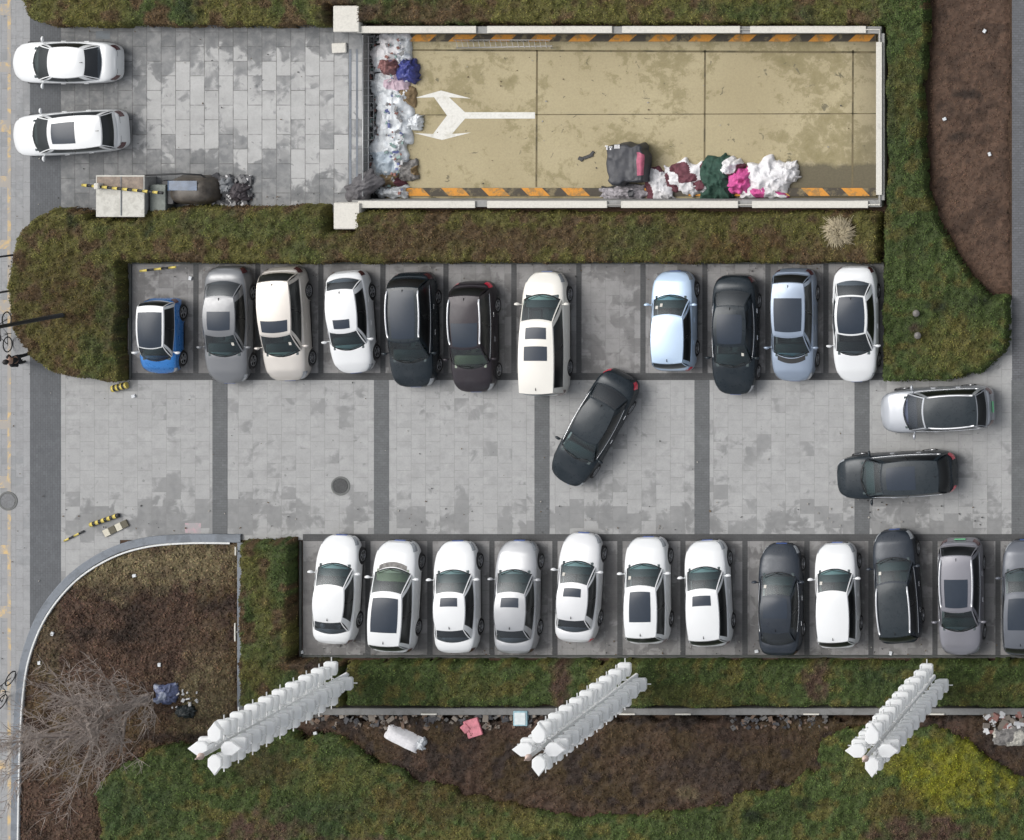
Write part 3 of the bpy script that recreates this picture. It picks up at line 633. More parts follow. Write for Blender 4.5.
# black covered cart
o = empty('covered_cart', G(632, 163, D0)); tag(o, 'dark grey tarpaulin covered cart with pink panel standing on the ramp floor', 'cart')
n = 26; u = np.linspace(-1, 1, n); U, V_ = np.meshgrid(u, u, indexing='ij'); r = np.maximum(abs(U), abs(V_))
Zc = 1.0*(1-np.clip((r-.86)/.14, 0, 1)**2*.85)+.05*(fbm(U*3, V_*3, 5)-.5)+.04*(1-abs(2*vn(U*4, V_*2, 6)-1)); 
rs_ = 1-.10*np.abs(U*V_)**2; Pc = np.stack([U*.86*rs_+(vn(V_*3, U*1.5, 3)-.5)*.22, V_*.92*rs_+(vn(U*3, V_*2, 8)-.5)*.24, Zc+.10*(fbm(U*2.2, V_*2.2, 77)-.5)], -1)
MB().grid(Pc, away=(0, 0, -3)).build('cover', KCL, o)
Pp = Pc[20:25, 1:19].copy(); Pp[..., 2] += .012; 
MB().grid(Pp[:, 5:], away=(0, 0, -3)).build('side_panel', plain('pink panel', (.48, .12, .19), .6, var=.3), o)
mb = MB()
for i, (x, y, w, hh) in enumerate(((-.72, .78, .12, .05), (-.70, .70, .05, .14), (-.55, .74, .14, .05), (-.55, .68, .06, .12), (-.36, .76, .05, .16), (-.28, .76, .05, .16), (-.20, .76, .05, .16))): MB().box((x+.02, y-.03, 1.06), (w, hh, .01)).build('white_mark', plain('white print', (.75, .75, .75), .6), o)
for sx in (-1, 1):
    for sy in (-1, 1): MB().lathe([(.02, -.03), (.1, -.03), (.1, .03), (.02, .03)], (sx*.6, sy*.6, .1), 'y', 12).build('wheel', RUBBER, o)
hp = [('clothes_heap', 622, 193, 1.5, .55, .35, plain('grey white patterned cloth', (.35, .33, .35), .8, var=.6, vs_=12), KCL, 'striped black and white clothes below the covered cart'),
      ('clothes_heap', 660, 184, .95, 1.1, .45, WCL, MCL, 'maroon and white clothes right of the covered cart'),
      ('clothes_heap', 684, 178, 1.6, 1.1, .45, WCL, MCL, 'white sheets with maroon streaks left of the green cloth'),
      ('clothes_heap', 700, 186, .9, .7, .4, plain('pale grey cloth', (.42, .42, .43), .8, var=.3), MCL, 'grey crumpled clothes under the white sheets beside the green cloth'),
      ('green_cloth', 717, 180, 1.2, 1.5, .6, GCL, None, 'dark green cloth in the middle of the clothes heap'),
      ('clothes_heap', 729, 168, .8, .7, .75, WCL, MCL, 'white bundle above the pink cloth'),
      ('pink_cloth', 738, 181, .85, 1.0, .75, PCL, None, 'bright pink cloth among the heap'),
      ('clothes_heap', 768, 178, 1.6, 1.3, .6, WCL, None, 'big white sheet bundle right of the pink cloth'),
      ('clothes_heap', 786, 172, .8, .8, .5, WCL, None, 'round white bundle at the right tip of the heap'),
      ('clothes_heap', 760, 191, 1.6, .6, .4, WCL, PCL, 'pink and white clothes along the lower ramp kerb')]
for i, (nm, x, y, w, l, h, m, m2, lab) in enumerate(hp):
    cloth(nm, x, y, w*1.28, l*1.2, h, m, lab, 'clothes heap' if nm == 'clothes_heap' else 'cloth', 40+i*3, D0, m2=m2, thr=.6, group='clothes dumped in the ramp')
# litter stuff between railing and heap
def litter(name, x0, y0, x1, y1, n, z, label, seed, mats, smin=.04, smax=.16):
    rr = random.Random(seed); mb = MB()
    for i in range(n):
        p = G(x0+(x1-x0)*rr.random(), y0+(y1-y0)*rr.random(), z); s = rr.uniform(smin, smax)
        mb.box((p[0], p[1], z+s*.25+rr.random()*.05), (s*rr.uniform(.6, 1.6), s*rr.uniform(.5, 1.2), s*.35), rr.random()*6, m=rr.randrange(len(mats)), tilt=(rr.uniform(-.5, .5), rr.uniform(-.5, .5)))
    return tag(mb.build(name, mats), label, 'litter', kind='stuff')
lm = [plain('litter white', (.6, .6, .6), .6), plain('litter dark', (.05, .05, .055), .7), plain('litter grey', (.22, .22, .22), .7), plain('litter teal', (.22, .32, .30), .6), plain('litter rust', (.25, .12, .10), .7)]
litter('rubbish', 366, 36, 381, 194, 520, D0, 'scattered small rubbish behind the railing at the ramp mouth', 5, [lm[1], lm[2], lm[1], lm[0], lm[3], lm[4], lm[2]])
litter('rubbish', 386, 38, 404, 194, 120, D0+.38, 'small scraps scattered through the white sheet heap', 6, [lm[0], lm[2], lm[4], lm[3], plain('litter blue', (.12, .14, .3), .6)], .03, .13)
litter('rubble', 212, 176, 252, 204, 150, .0, 'grey and white rubble pile at the hedge edge below the forecourt', 7, [lm[2], lm[0], lm[1], plain('rubble slate', (.12, .12, .125), .8)], .08, .28)
litter('rubble', 300, 713, 560, 728, 230, .24, 'stones and broken bits lying along the low wall', 8, [plain('rubble dark grey', (.12, .115, .11), .9), plain('rubble brown', (.16, .11, .08), .9), lm[1], plain('rubble stone', (.22, .19, .16), .9)], .05, .24)
litter('rubble', 730, 713, 830, 728, 90, .30, 'stones lying along the low wall left of the right tower', 10, [plain('rubble dark grey', (.12, .115, .11), .9), plain('rubble brown', (.16, .11, .08), .9), lm[1]], .06, .18)
litter('rubble', 985, 714, 1090, 732, 120, .32, 'pale broken stones and litter beside the wall at the right edge', 9, [plain('rubble stone', (.30, .27, .23), .9), lm[0], lm[4]], .08, .3)
cloth('rubbish_heap', 1010, 736, 1.6, .8, .35, plain('off white rubbish', (.50, .48, .42), .7, var=.5, vs_=8), 'off white rubbish heap at the right edge below the wall', 'rubbish heap', 71, .3, m2=GRYR)
cloth('rubbish_bag', 238, 193, .8, .8, .5, plain('dark brown bag', (.06, .05, .055), .6, var=.3), 'dark rubbish bag on the right of the rubble pile', 'rubbish bag', 72, .0)
cloth('rubbish_bag', 226, 186, .6, .7, .45, plain('slate bag', (.20, .21, .22), .5, var=.3), 'slate grey bag in the middle of the rubble pile', 'rubbish bag', 73, .0)
cloth('plastic_bag', 341, 47, .0, .0, .1, WSH, 'x', 'x', 1) if False else None
tag(MB().box((0, 0, .06), (.60, .42, .10), bev=.03).build('white_slab', COPING, loc=G(340, 48), rz=.05), 'small white slab on the forecourt beside the upper stone block', 'slab')
cloth('plastic_bag', 165, 694, 1.0, .85, .35, plain('blue bag', (.09, .11, .20), .4, var=.5, vs_=9), 'dark blue plastic heap in the dry grass beside the bare tree', 'bag', 75, .05, m2=plain('pale blue film', (.25, .28, .36), .4), thr=.6)
cloth('rubbish_bag', 185, 712, .8, .55, .3, plain('black bag', (.012, .018, .018), .3), 'black bag just below the blue plastic heap in the grass', 'bag', 76, .05)
litter('rubbish', 172, 690, 198, 708, 18, .1, 'white scraps around the blue and black bags in the grass', 11, [lm[0]], .05, .14)
# white mattress bundle, pink board, pale blue box by the wall
p = G(403, 738, .4)
mb = MB(); g = np.zeros((18, 10, 3))
for i in range(18):
    for j in range(10):
        u_, v_ = i/17*2-1, j/9*2-1
        g[i, j] = (u_*.78, v_*.36, .30*(1-abs(v_)**4)*(1-abs(u_)**8)+.05*math.sin(v_*6+u_)+.03*vn(np.array(u_*6.), np.array(v_*5.), 3))
mb.grid(g, away=(0, 0, -2)); tag(mb.build('foam_roll', WCL, loc=(p[0], p[1], .30), rz=R(-26)), 'white rolled foam mat lying at the edge of the brown shrubs', 'foam roll')
cloth('plastic_bag', 421, 744, .4, .5, .25, WSH, 'white torn bag at the right end of the foam roll', 'bag', 77, .3)
p = G(473, 728, .4); mb = MB(); mb.box((0, 0, .0), (.62, .75, .12), R(18), bev=.02); mb.box((-.3, .0, .05), (.3, .35, .1), R(40), bev=.02)
tag(mb.build('board', plain('pink board', (.60, .20, .24), .5, var=.4, vs_=4), loc=(p[0], p[1], .38)), 'pink and red board lying in the brown shrubs by the wall', 'board')
p = G(521, 718, .4); mb = MB(); mb.box((0, 0, 0), (.58, .62, .4), bev=.02)
q = mb.build('box', plain('pale blue box', (.30, .48, .54), .5, var=.3), loc=(p[0], p[1], .3)); tag(q, 'pale blue box standing against the low wall left of the middle tower', 'box')
MB().box((0, .0, .21), (.46, .5, .03), bev=.008).build('lid', plain('white box lid', (.62, .68, .68), .5), q)
for (x, y, z, lab) in ((985, 31, .06, 'in the upper soil bed'), (945, 119, .06, 'in the middle of the soil bed'), (990, 154, .06, 'in the soil bed near the brick road'), (134, 396, .02, 'on the plaza below the left hedge'), (41, 662, .1, 'in the dry grass next to the curved kerb'), (54, 633, .1, 'in the dry grass just above the first scrap'), (136, 575, .1, 'in the upper dry grass bed'), (161, 664, .1, 'in the dry grass above the blue heap'), (757, 651, .02, 'behind the dark blue saloon'), (891, 653, .02, 'behind the dark estate car with silver rails'), (319, 731, .3, 'below the left white tower'), (302, 652, .02, 'behind the first white car of the lower row'), (191, 278, .03, 'in the bay behind the small blue car')):
    tag(MB().box((0, 0, 0), (.16, .13, .06), random.random()*3, bev=.015).build('litter_scrap', WSH, loc=(*G(x, y)[:2], z+.03)), 'small white litter scrap '+lab, 'litter')

a = G(587, 157, D0)
tag(MB().box((0, 0, 0), (.55, .14, .03), R(20), bev=.01).box((.2, .12, .01), (.3, .12, .03), R(50), bev=.01).box((-.25, -.08, .01), (.22, .16, .03), R(-30), bev=.01).build('black_scrap', BLACK, loc=(a[0], a[1], D0+.03)), 'torn black scrap on the ramp floor left of the covered cart', 'litter')
dm = [plain('dead leaf', (.12, .085, .05), .9), plain('dark grit', (.07, .07, .068), .9), plain('pale grit', (.34, .33, .30), .9)]
litter('dead_leaves', 62, 500, 1012, 533, 120, .012, 'fallen leaves and grit gathered along the lower edge of the lane', 91, dm, .015, .06)
litter('dead_leaves', 62, 382, 1012, 500, 60, .012, 'thin scatter of grit over the lane', 92, dm, .015, .05)
litter('dead_leaves', 134, 264, 882, 280, 110, .012, 'fallen leaves behind the upper car row', 93, dm, .015, .05)
litter('dead_leaves', 304, 640, 1024, 655, 150, .012, 'fallen leaves behind the lower car row', 94, dm, .015, .05)
litter('dead_leaves', 64, 30, 350, 204, 60, .012, 'thin scatter of grit over the forecourt', 95, dm, .015, .05)
litter('dead_leaves', 140, 192, 340, 206, 90, .012, 'fallen leaves along the hedge foot of the forecourt', 96, dm, .015, .05)
litter('dead_leaves', 400, 54, 876, 186, 45, D0, 'scraps and leaves over the ramp floor', 97, dm, .015, .06)
litter('dead_leaves', 2, 10, 60, 830, 60, .012, 'thin scatter of grit over the footway', 98, dm, .015, .05)
# ------------------------------------------------------------------ things on the forecourt and plaza
def striped_pole(name, px0, py0, px1, py1, h, r, label, cat, yel=(.62, .50, .12), n=14):
    a = Vector(G(px0, py0, h)); b = Vector(G(px1, py1, h)); mb = MB()
    for i in range(n):
        p = a.lerp(b, i/n); q = a.lerp(b, (i+1)/n); mb.tube([p-a, q-a], r, 8, m=i % 2)
    return tag(mb.build(name, [plain('barrier yellow', yel, .5), BLACK], loc=a), label, cat)
# booth
o = empty('equipment_booth', G(121, 196, .0)); tag(o, 'small weathered white booth with flat roof beneath the striped barrier arm', 'booth')
a = G(121, 196, 1.0); lx, ly = a[0]-o.location[0], a[1]-o.location[1]
MB().box((lx, ly, .5), (1.85, 1.55, 1.0), bev=.02).build('cabinet', WALLM, o)
MB().box((lx, ly, 1.03), (2.0, 1.72, .07), bev=.015).build('roof', FADEDW, o)
MB().box((lx, ly+.55, 1.075), (1.9, .5, .02)).build('roof_panel', plain('brown stained panel', (.25, .20, .16), .7, var=.4), o)
for k in (.05,): MB().box((lx+k, ly, 1.09), (.03, 1.6, .02)).build('seam', KERB, o)
MB().box((lx+1.35, ly-.1, .35), (.65, 1.1, .7), bev=.02).build('side_box', plain('green grey steel', (.17, .19, .17), .6, var=.3), o)
ao = striped_pole('striped_barrier', 82, 185, 163, 193, 1.25, .06, 'yellow and black striped barrier arm over the white booth', 'barrier arm', n=16)
MB().box((0, 0, 0), (.2, .25, .45), bev=.03).build('pivot', COPING, ao, loc=tuple(Vector(G(99, 186, 1.2))-ao.location))
# burnt mini car body (covered cart)
o = empty('covered_machine', G(187, 190, .0)); tag(o, 'weathered rounded machine under a blue grey cover beside the booth', 'machine')
n = 24; u = np.linspace(-1, 1, n); U, V_ = np.meshgrid(u, u, indexing='ij'); r = (abs(U)**3.5+abs(V_)**3.5)**(1/3.5)
Zc = .85*np.clip(1-r**4, 0, 1)**.5
Pc = np.stack([U*1.0, V_*.62, Zc+.03*(fbm(U*3, V_*3, 4)-.5)], -1); a = G(187, 190, .5)
q = MB().grid(Pc, mask=lambda i, j: Zc[i, j] > .02, away=(0, 0, -3)).build('cover', plain('scorched cover', (.085, .072, .058), .4, var=.75, vs_=2.2), o); q.location = (a[0]-o.location[0]+.2, a[1]-o.location[1]-.02, 0)
Pp = np.stack([U*.62-.22, V_*.2+.22, Zc*1.0+.0], -1); Pp[..., 2] = np.interp(abs(Pp[..., 0]), [0, .8, 1], [.88, .86, .6])
q = MB().grid(Pp, away=(0, 0, -3)).build('window', plain('blue grey panel', (.08, .12, .19), .2, var=.4, vs_=3), o); q.location = (a[0]-o.location[0]+.2, a[1]-o.location[1]-.02, 0)
MB().box((a[0]-o.location[0]-.75, a[1]-o.location[1]-.1, .3), (.5, 1.0, .6), bev=.03).build('engine_box', BLACK, o)
MB().tube([(-2.9, .42, .75), (-1.2, .66, .8), (.2, .72, .8), (.9, .66, .6), (1.2, .3, .1)], .035, 6).build('frame_tube', BLACK, o)
# broken pole in the first bay
striped_pole('broken_barrier', 140, 271, 176, 267, .35, .05, 'straw coloured broken barrier bar lying behind the small blue car', 'barrier', (.45, .38, .22), 5)
MB_ = striped_pole('broken_barrier', 112, 389, 127, 385, .12, .14, 'yellow and black broken barrier piece at the foot of the left hedge', 'barrier', (.50, .36, .10), 7)
striped_pole('broken_barrier', 64, 541, 84, 531, .05, .04, 'thin pale broken barrier rod lying left on the plaza', 'barrier', (.45, .40, .30), 4)
striped_pole('broken_barrier', 90, 525, 119, 515, .08, .09, 'crumpled yellow and black barrier piece on the plaza', 'barrier', (.50, .38, .12), 10)
a = G(116, 528, .05); mb = MB()
for i in range(4): mb.box((-.38+.25*i, -.19+.12*i, .05), (.26, .30, .08), R(26), m=i % 2, bev=.01)
tag(mb.build('barrier_board', [plain('pale board', (.55, .52, .42), .6), plain('dark olive board', (.10, .09, .06), .7)], loc=(a[0], a[1], .0)), 'short board with pale and dark stripes lying on the plaza', 'barrier board')
rect_sheet('paint_smear', [(185, 523, 201, 533)], .004, worn('faded pink paint', (.42, .30, .32), .42, 3.5))
for (px, py, r, lab) in ((340.5, 486, .40, 'dark round manhole cover in the middle of the plaza'), (8, 501, .40, 'grey round manhole cover on the footway at the left edge')):
    o = empty('manhole_cover', G(px, py, .008)); tag(o, lab, 'manhole cover')
    dk = plain('cast iron', (.055, .057, .058), .6, .3, var=.4, vs_=12) if px > 100 else plain('grey cover', (.16, .165, .17), .7, var=.3, vs_=12)
    MB().lathe([(0.0, .012), (r*.76, .012), (r*.78, .004)], n=32, smooth=False).build('cover', dk, o)
    MB().lathe([(r*.80, .006), (r*.84, .014), (r*.98, .014), (r, 0)], n=32, smooth=False).build('ring', plain('ring iron', (.13, .135, .13), .7), o)
rect_sheet('access_cover', [(96, 31, 110, 39)], .004, concrete('slate slab', (.17, .19, .205), (.13, .13, .13)))
for (px, py, lab) in ((921, 311, 'upper'), (922.5, 333, 'lower')):
    o = empty('garden_lamp', G(px, py, .0)); tag(o, lab+' of two small round garden lamps in the right hedge', 'garden lamp', 'round garden lamps in the right hedge')
    MB().tube([(0, 0, 0), (0, 0, .78)], .04, 8).build('post', GALV, o)
    MB().lathe([(.02, .80), (.13, .84), (.15, .90), (.13, .95), (.0, .97)], n=16).build('lamp_head', plain('frosted lamp', (.15, .14, .13), .5), o)

# ------------------------------------------------------------------ white light towers
WT = plain('white painted steel', (.82, .83, .83), .45, var=.03)
def petmat():
    m, nt, b = newmat('translucent white petal'); setp(b, base=(.93, .94, .94), rough=.5)
    t = N(nt, 'ShaderNodeBsdfTranslucent'); t.inputs[0].default_value = (.93, .94, .94, 1); mx = N(nt, 'ShaderNodeMixShader'); mx.inputs[0].default_value = .48
    nt.links.new(b.outputs[0], mx.inputs[1]); nt.links.new(t.outputs[0], mx.inputs[2]); nt.links.new(mx.outputs[0], nt.nodes['Material Output'].inputs[0]); return m
PT = petmat(); FT = plain('finial', (.70, .55, .48), .4)
def petal_mesh(pl, c):
    n = len(pl); lv = [(-.12, .95), (.0, 1.0), (.05, .99), (.08, .90)]; mb = MB(); v = []
    for z, k in lv: v += [(c+(x-c)*k, y*k, z) for x, y in pl]
    f = [tuple(range(n-1, -1, -1)), tuple(range(3*n, 4*n))]
    for a in range(3):
        for b in range(n): f.append((a*n+b, a*n+(b+1) % n, (a+1)*n+(b+1) % n, (a+1)*n+b))
    mb.add(v, f); return mb
PM = petal_mesh([(.34, -.22), (.50, -.27), (.84, -.27), (.90, -.20), (.90, .20), (.84, .27), (.50, .27), (.34, .22)], .62)
TM = petal_mesh([(.24, -.10), (.38, -.25), (.66, -.26), (1.0, 0), (.66, .26), (.38, .25), (.24, .10)], .60); _pet = None; _arm = None; _vert = None
def tower(px, py, label):
    global _pet, _arm, _vert
    o = empty('light_tower', G(px, py)); tag(o, label, 'light tower', 'white petal light towers')
    MB().tube([(0, 0, 0), (0, 0, 12.0)], [.10, .075], 12).build('mast', WT, o)
    MB().lathe([(.0, -.02), (.28, 0), (.28, .05), (.12, .08), (.1, .4)], n=16).build('base_plate', WT, o)
    MB().lathe([(.02, 12.0), (.10, 12.05), (.13, 12.15), (.09, 12.26), (.03, 12.32), (.03, 12.5), (.0, 12.55)], n=14).build('finial', FT, o)
    z = 1.9; t = 0
    while t < 18:
        for q in range(4):
            if t % 2: pass
            elif _arm is None: _arm = MB().tube([(.05, 0, 0), (1.06, 0, .02)], .026, 6).build('arm', WT, o); ar = _arm; ar.location = (0, 0, z); ar.rotation_euler = (0, 0, q*math.pi/2)
            else: rep(_arm, o, (0, 0, z), (0, 0, q*math.pi/2))
            if _pet is None:
                _pet = PM.build('petal', PT, o); _pet.location = (0, 0, z+.1)
            else:
                if t == 17:
                    TM.build('petal', PT, o, loc=(0, 0, z+.12), rz=q*math.pi/2); continue
                pp = rep(_pet, o, (0, 0, z+.1), (0, 0, q*math.pi/2))
                if t % 2: pp.scale = (.90, .90, 1)
        z += .535; t += 1
    for q in range(4):
        a_ = q*math.pi/2+math.pi/4
        mb = MB().tube([(.24*math.cos(a_), .24*math.sin(a_), 1.5), (.24*math.cos(a_), .24*math.sin(a_), 11.4)], .020, 6)
        mb.build('stay', WT, o)
    for i in range(8):
        MB().lathe([(.23, 0), (.26, 0), (.26, .03), (.23, .03), (.23, 0)], (0, 0, 2.0+1.2*i), n=12, smooth=False).build('ring', WT, o)
    return o
tower(353, 671, 'leftmost of the three white petal light towers, above the square hedge')
tower(641, 672, 'middle white petal light tower beside the pale blue box')
tower(937, 673, 'rightmost of the three white petal light towers, over the yellow green hedge')

# ------------------------------------------------------------------ bare tree
def bare_tree(px, py, H, label):
    o = empty('bare_tree', G(px, py)); tag(o, label, 'tree'); rr = random.Random(21)
    bark = plain('grey bark', (.33, .28, .25), .9, var=.3, vs_=3)
    tk = MB(); br = MB(); tw = MB()
    tp = [Vector((.0, 0, 0))]; 
    for i in range(1, 9): tp.append(tp[-1]+Vector((rr.uniform(-.05, .05), rr.uniform(-.05, .05), H*.62/8)))
    tk.tube(tp, [.19-.12*i/8 for i in range(9)], 8).build('trunk', bark, o)
    def grow(p, d, L, r, lvl):
        segs = 5; pts = [p]; dd = d.copy()
        for i in range(segs):
            dd = (dd+Vector((rr.uniform(-.2, .2), rr.uniform(-.2, .2), rr.uniform(-.05, .20)))).normalized(); pts.append(pts[-1]+dd*L/segs)
        rs = [r*(1-.75*i/segs) for i in range(segs+1)]
        (br if lvl < 2 else tw).tube(pts, rs, 5 if lvl < 2 else 3, cap=False)
        if lvl >= 3: return
        for i in range(1, segs+1):
            for k in range(2 if lvl < 2 else 3):
                a_ = rr.random()*6.283; side = Vector((math.cos(a_), math.sin(a_), rr.uniform(-.1, .6)))
                nd = (dd*.75+side*.75).normalized(); grow(pts[i], nd, L*rr.uniform(.38, .62), max(rs[i]*.66, .012), lvl+1)
    for i in range(15):
        z = .24+.05*i; idx = min(8, int(z*8/.62*.62)); p = tp[min(8, 2+int(i*.43))]; a_ = i*2.4+rr.random()*.5
        grow(p+Vector((0, 0, rr.random()*.3)), Vector((math.cos(a_), math.sin(a_), .55+.3*i/15)).normalized(), rr.uniform(2.3, 3.5)*(1-.25*i/15), .085, 0 if i < 0 else 1)
    grow(tp[-1], Vector((0, 0, 1)), H*.36, .04, 1)
    br.build('branches', bark, o); tw.build('twigs', plain('twig bark', (.40, .345, .31), .9, var=.3, vs_=3), o)
bare_tree(148, 697, 8.6, 'leafless grey tree with spreading twigs in the dry grass bed')
# some foliage shadow free scrub twigs left out on purpose

# ------------------------------------------------------------------ street poles, bicycles, person
POLE = plain('dark pole paint', (.025, .026, .028), .5)
def pole(px, py, h, r, label, arm=True):
    o = empty('street_lamp', G(px, py)); tag(o, label, 'street lamp', 'dark street lamps at the left edge')
    MB().tube([(0, 0, 0), (0, 0, h)], [r, r*.6], 10).build('post', POLE, o)
    MB().lathe([(r*2.2, 0), (r*2.2, .12), (r*1.3, .3)], n=12).build('base', POLE, o)
    MB().tube([(0, 0, h-.1), (-.6, 0, h+.2), (-1.2, 0, h+.25)], .04, 8).build('arm', POLE, o)
    MB().box((-1.5, 0, h+.22), (.7, .26, .1), bev=.03).build('lamp_head', POLE, o)
pole(73, 313, 8.0, .10, 'dark street lamp rising out of the left end of the upper hedge')
pole(20, 254, 7.0, .045, 'upper of the two thin dark posts beside the footway above the parked bicycle')
pole(15, 290, 7.0, .045, 'lower of the two thin dark posts beside the footway above the parked bicycle')
def bicycle(px, py, rz, label):
    o = empty('bicycle', G(px, py), rz); tag(o, label, 'bicycle', 'bicycles on the footway')
    for x in (-.52, .52):
        w = MB(); w.lathe([(.29, -.018), (.325, -.018), (.335, 0), (.325, .018), (.29, .018), (.29, -.018)], (x, 0, .335), 'y', 24); wo = w.build('wheel', RUBBER, o)
        s = MB()
        for k in range(8):
            q = k*math.pi/4; s.tube([(x, 0, .335), (x+.29*math.cos(q), 0, .335+.29*math.sin(q))], .006, 4)
        s.build('spokes', GALV, wo)
    MB().tube([(-.52, 0, .335), (-.18, 0, .82), (-.08, 0, .30), (-.52, 0, .335)], .018, 6).tube([(-.18, 0, .78), (.36, 0, .82), (-.08, 0, .30)], .018, 6).tube([(.36, 0, .90), (.52, 0, .335)], .018, 6).build('frame', POLE, o)
    MB().box((-.2, 0, .88), (.26, .14, .06), bev=.02).build('saddle', BLACK, o)
    MB().tube([(.28, -.28, 1.0), (.36, -.1, 1.02), (.36, .1, 1.02), (.28, .28, 1.0)], .015, 6).tube([(.36, 0, 1.02), (.36, 0, .85)], .015, 6).build('handlebar', POLE, o)
    MB().tube([(-.08, -.12, .22), (-.08, .12, .38)], .014, 6).build('pedals', BLACK, o)
bicycle(12, 331, R(92), 'dark bicycle parked on the footway left of the big street lamp')
bicycle(11, 688, R(70), 'dark bicycle at the left edge outside the curved kerb, level with the bare tree')

def skin_obj(name, verts, edges, radii, m, parent, sub=2):
    me = bpy.data.meshes.new(name); me.from_pydata(verts, edges, []); me.materials.append(m)
    o = bpy.data.objects.new(name, me); COL.objects.link(o); o.parent = parent
    md = o.modifiers.new('skin', 'SKIN'); md.use_smooth_shade = True
    for i, r in enumerate(radii): me.skin_vertices[0].data[i].radius = (r, r) if not isinstance(r, tuple) else r
    me.skin_vertices[0].data[0].use_root = True
    o.modifiers.new('sub', 'SUBSURF').levels = 1; o.modifiers['sub'].render_levels = sub
    return o
def person():
    o = empty('person', G(29.5, 357), R(200)); tag(o, 'person in black walking past the left hedge corner', 'person')
    skin = plain('skin', (.38, .24, .18), .6); hair = plain('hair', (.012, .010, .009), .6); coat = plain('black coat', (.012, .012, .014), .8); tr = plain('dark trousers', (.015, .016, .02), .8)
    V = [(0, 0, .93), (0, 0, 1.15), (0, 0, 1.36), (0.01, 0, 1.47), (.02, 0, 1.58), (.02, 0, 1.66),
         (0, .10, .88), (.18, .11, .50), (.26, .11, .10), (.38, .11, .05), (0, -.10, .88), (-.02, -.11, .50), (-.28, -.11, .14), (-.20, -.11, .05),
         (0, .19, 1.38), (-.08, .24, 1.12), (.06, .25, .90), (.10, .25, .82), (0, -.19, 1.38), (.10, -.24, 1.12), (.26, -.22, .95), (.31, -.21, .88)]
    E = [(0, 1), (1, 2), (2, 3), (3, 4), (4, 5), (0, 6), (6, 7), (7, 8), (8, 9), (0, 10), (10, 11), (11, 12), (12, 13), (2, 14), (14, 15), (15, 16), (16, 17), (2, 18), (18, 19), (19, 20), (20, 21)]
    Rr = [(.14, .11), (.13, .10), (.15, .10), .055, .09, .075, .09, .06, .045, .035, .09, .06, .045, .035, .06, .045, .032, .03, .06, .045, .032, .03]
    # fingers
    for b, (dx, dy) in ((17, (.02, 0)), (21, (.03, .0))):
        p = V[b]
        for k in range(4): V.append((p[0]+dx+.01, p[1]-.027+.018*k, p[2]-.07-.01*(k in (1, 2)))); E.append((b, len(V)-1)); Rr.append(.008)
        V.append((p[0]+.05, p[1]-.02, p[2]-.03)); E.append((b, len(V)-1)); Rr.append(.009)
    skin_obj('body', V, E, Rr, skin, o)
    def sub(ids, grow):
        mp = {i: k for k, i in enumerate(ids)}; vv = [V[i] for i in ids]; ee = [(mp[a], mp[b]) for a, b in E if a in mp and b in mp]
        rr_ = [tuple(x+grow for x in Rr[i]) if isinstance(Rr[i], tuple) else Rr[i]+grow for i in ids]; return vv, ee, rr_
    skin_obj('coat', *sub([0, 1, 2, 14, 15, 16, 18, 19, 20], .025), coat, o)
    skin_obj('trousers', *sub([0, 6, 7, 8, 10, 11, 12], .02), tr, o)
    for p in ((.33, .11, .04), (-.22, -.11, .05)): MB().box((p[0], p[1], p[2]), (.28, .10, .09), bev=.03).build('shoe', BLACK, o)
    h = MB(); h.lathe([(.0, .13), (.06, .12), (.105, .06), (.115, 0), (.10, -.05)], (.0, 0, 1.64), n=16); h.build('hair', hair, o)
person()

# ------------------------------------------------------------------ cars
def smooth(a, k=9):
    a = np.asarray(a, float); pd = np.pad(a, k, mode='edge'); return np.convolve(pd, np.ones(2*k+1)/(2*k+1), 'same')[k:-k]
_wheel = {}
def wheel_meshes(style):
    if style in _wheel: return _wheel[style]
    t = MB(); r = .33
    t.lathe([(.20, -.09), (.27, -.105), (.31, -.10), (.33, -.07), (.332, 0), (.33, .07), (.31, .10), (.27, .105), (.20, .09)], (0, 0, 0), 'y', 28)
    t.lathe([(.0, -.02), (.21, -.02)], n=20, axis='y', m=0)
    w = MB()
    for s in (-1, 1):
        w.lathe([(.205, s*.095), (.225, s*.104), (.232, s*.095), (.215, s*.06)], n=28, axis='y')
        w.lathe([(.0, s*.075), (.05, s*.08), (.055, s*.06)], n=14, axis='y')
        ns = 5 if style == 0 else 10
        for k in range(ns):
            q = 2*math.pi*k/ns; c_, s_ = math.cos(q), math.sin(q); wd = .042 if style == 0 else .02
            px_, pz = -s_*wd, c_*wd; y0, y1 = s*.082, s*.092
            w.add([(c_*.03-px_*.7, y0, s_*.03-pz*.7), (c_*.03+px_*.7, y0, s_*.03+pz*.7), (c_*.215+px_, y1, s_*.215+pz), (c_*.215-px_, y1, s_*.215-pz)], [(0, 1, 2, 3)])
    a = t.build('wheel', RUBBER); b = w.build('rim', RIM)
    ma, mb_ = a.data, b.data; bpy.data.objects.remove(a); bpy.data.objects.remove(b)
    _wheel[style] = (ma, mb_); return _wheel[style]
def mk(name, me, parent, loc=(0, 0, 0)):
    o = bpy.data.objects.new(name, me); COL.objects.link(o); o.parent = parent; o.location = loc; return o

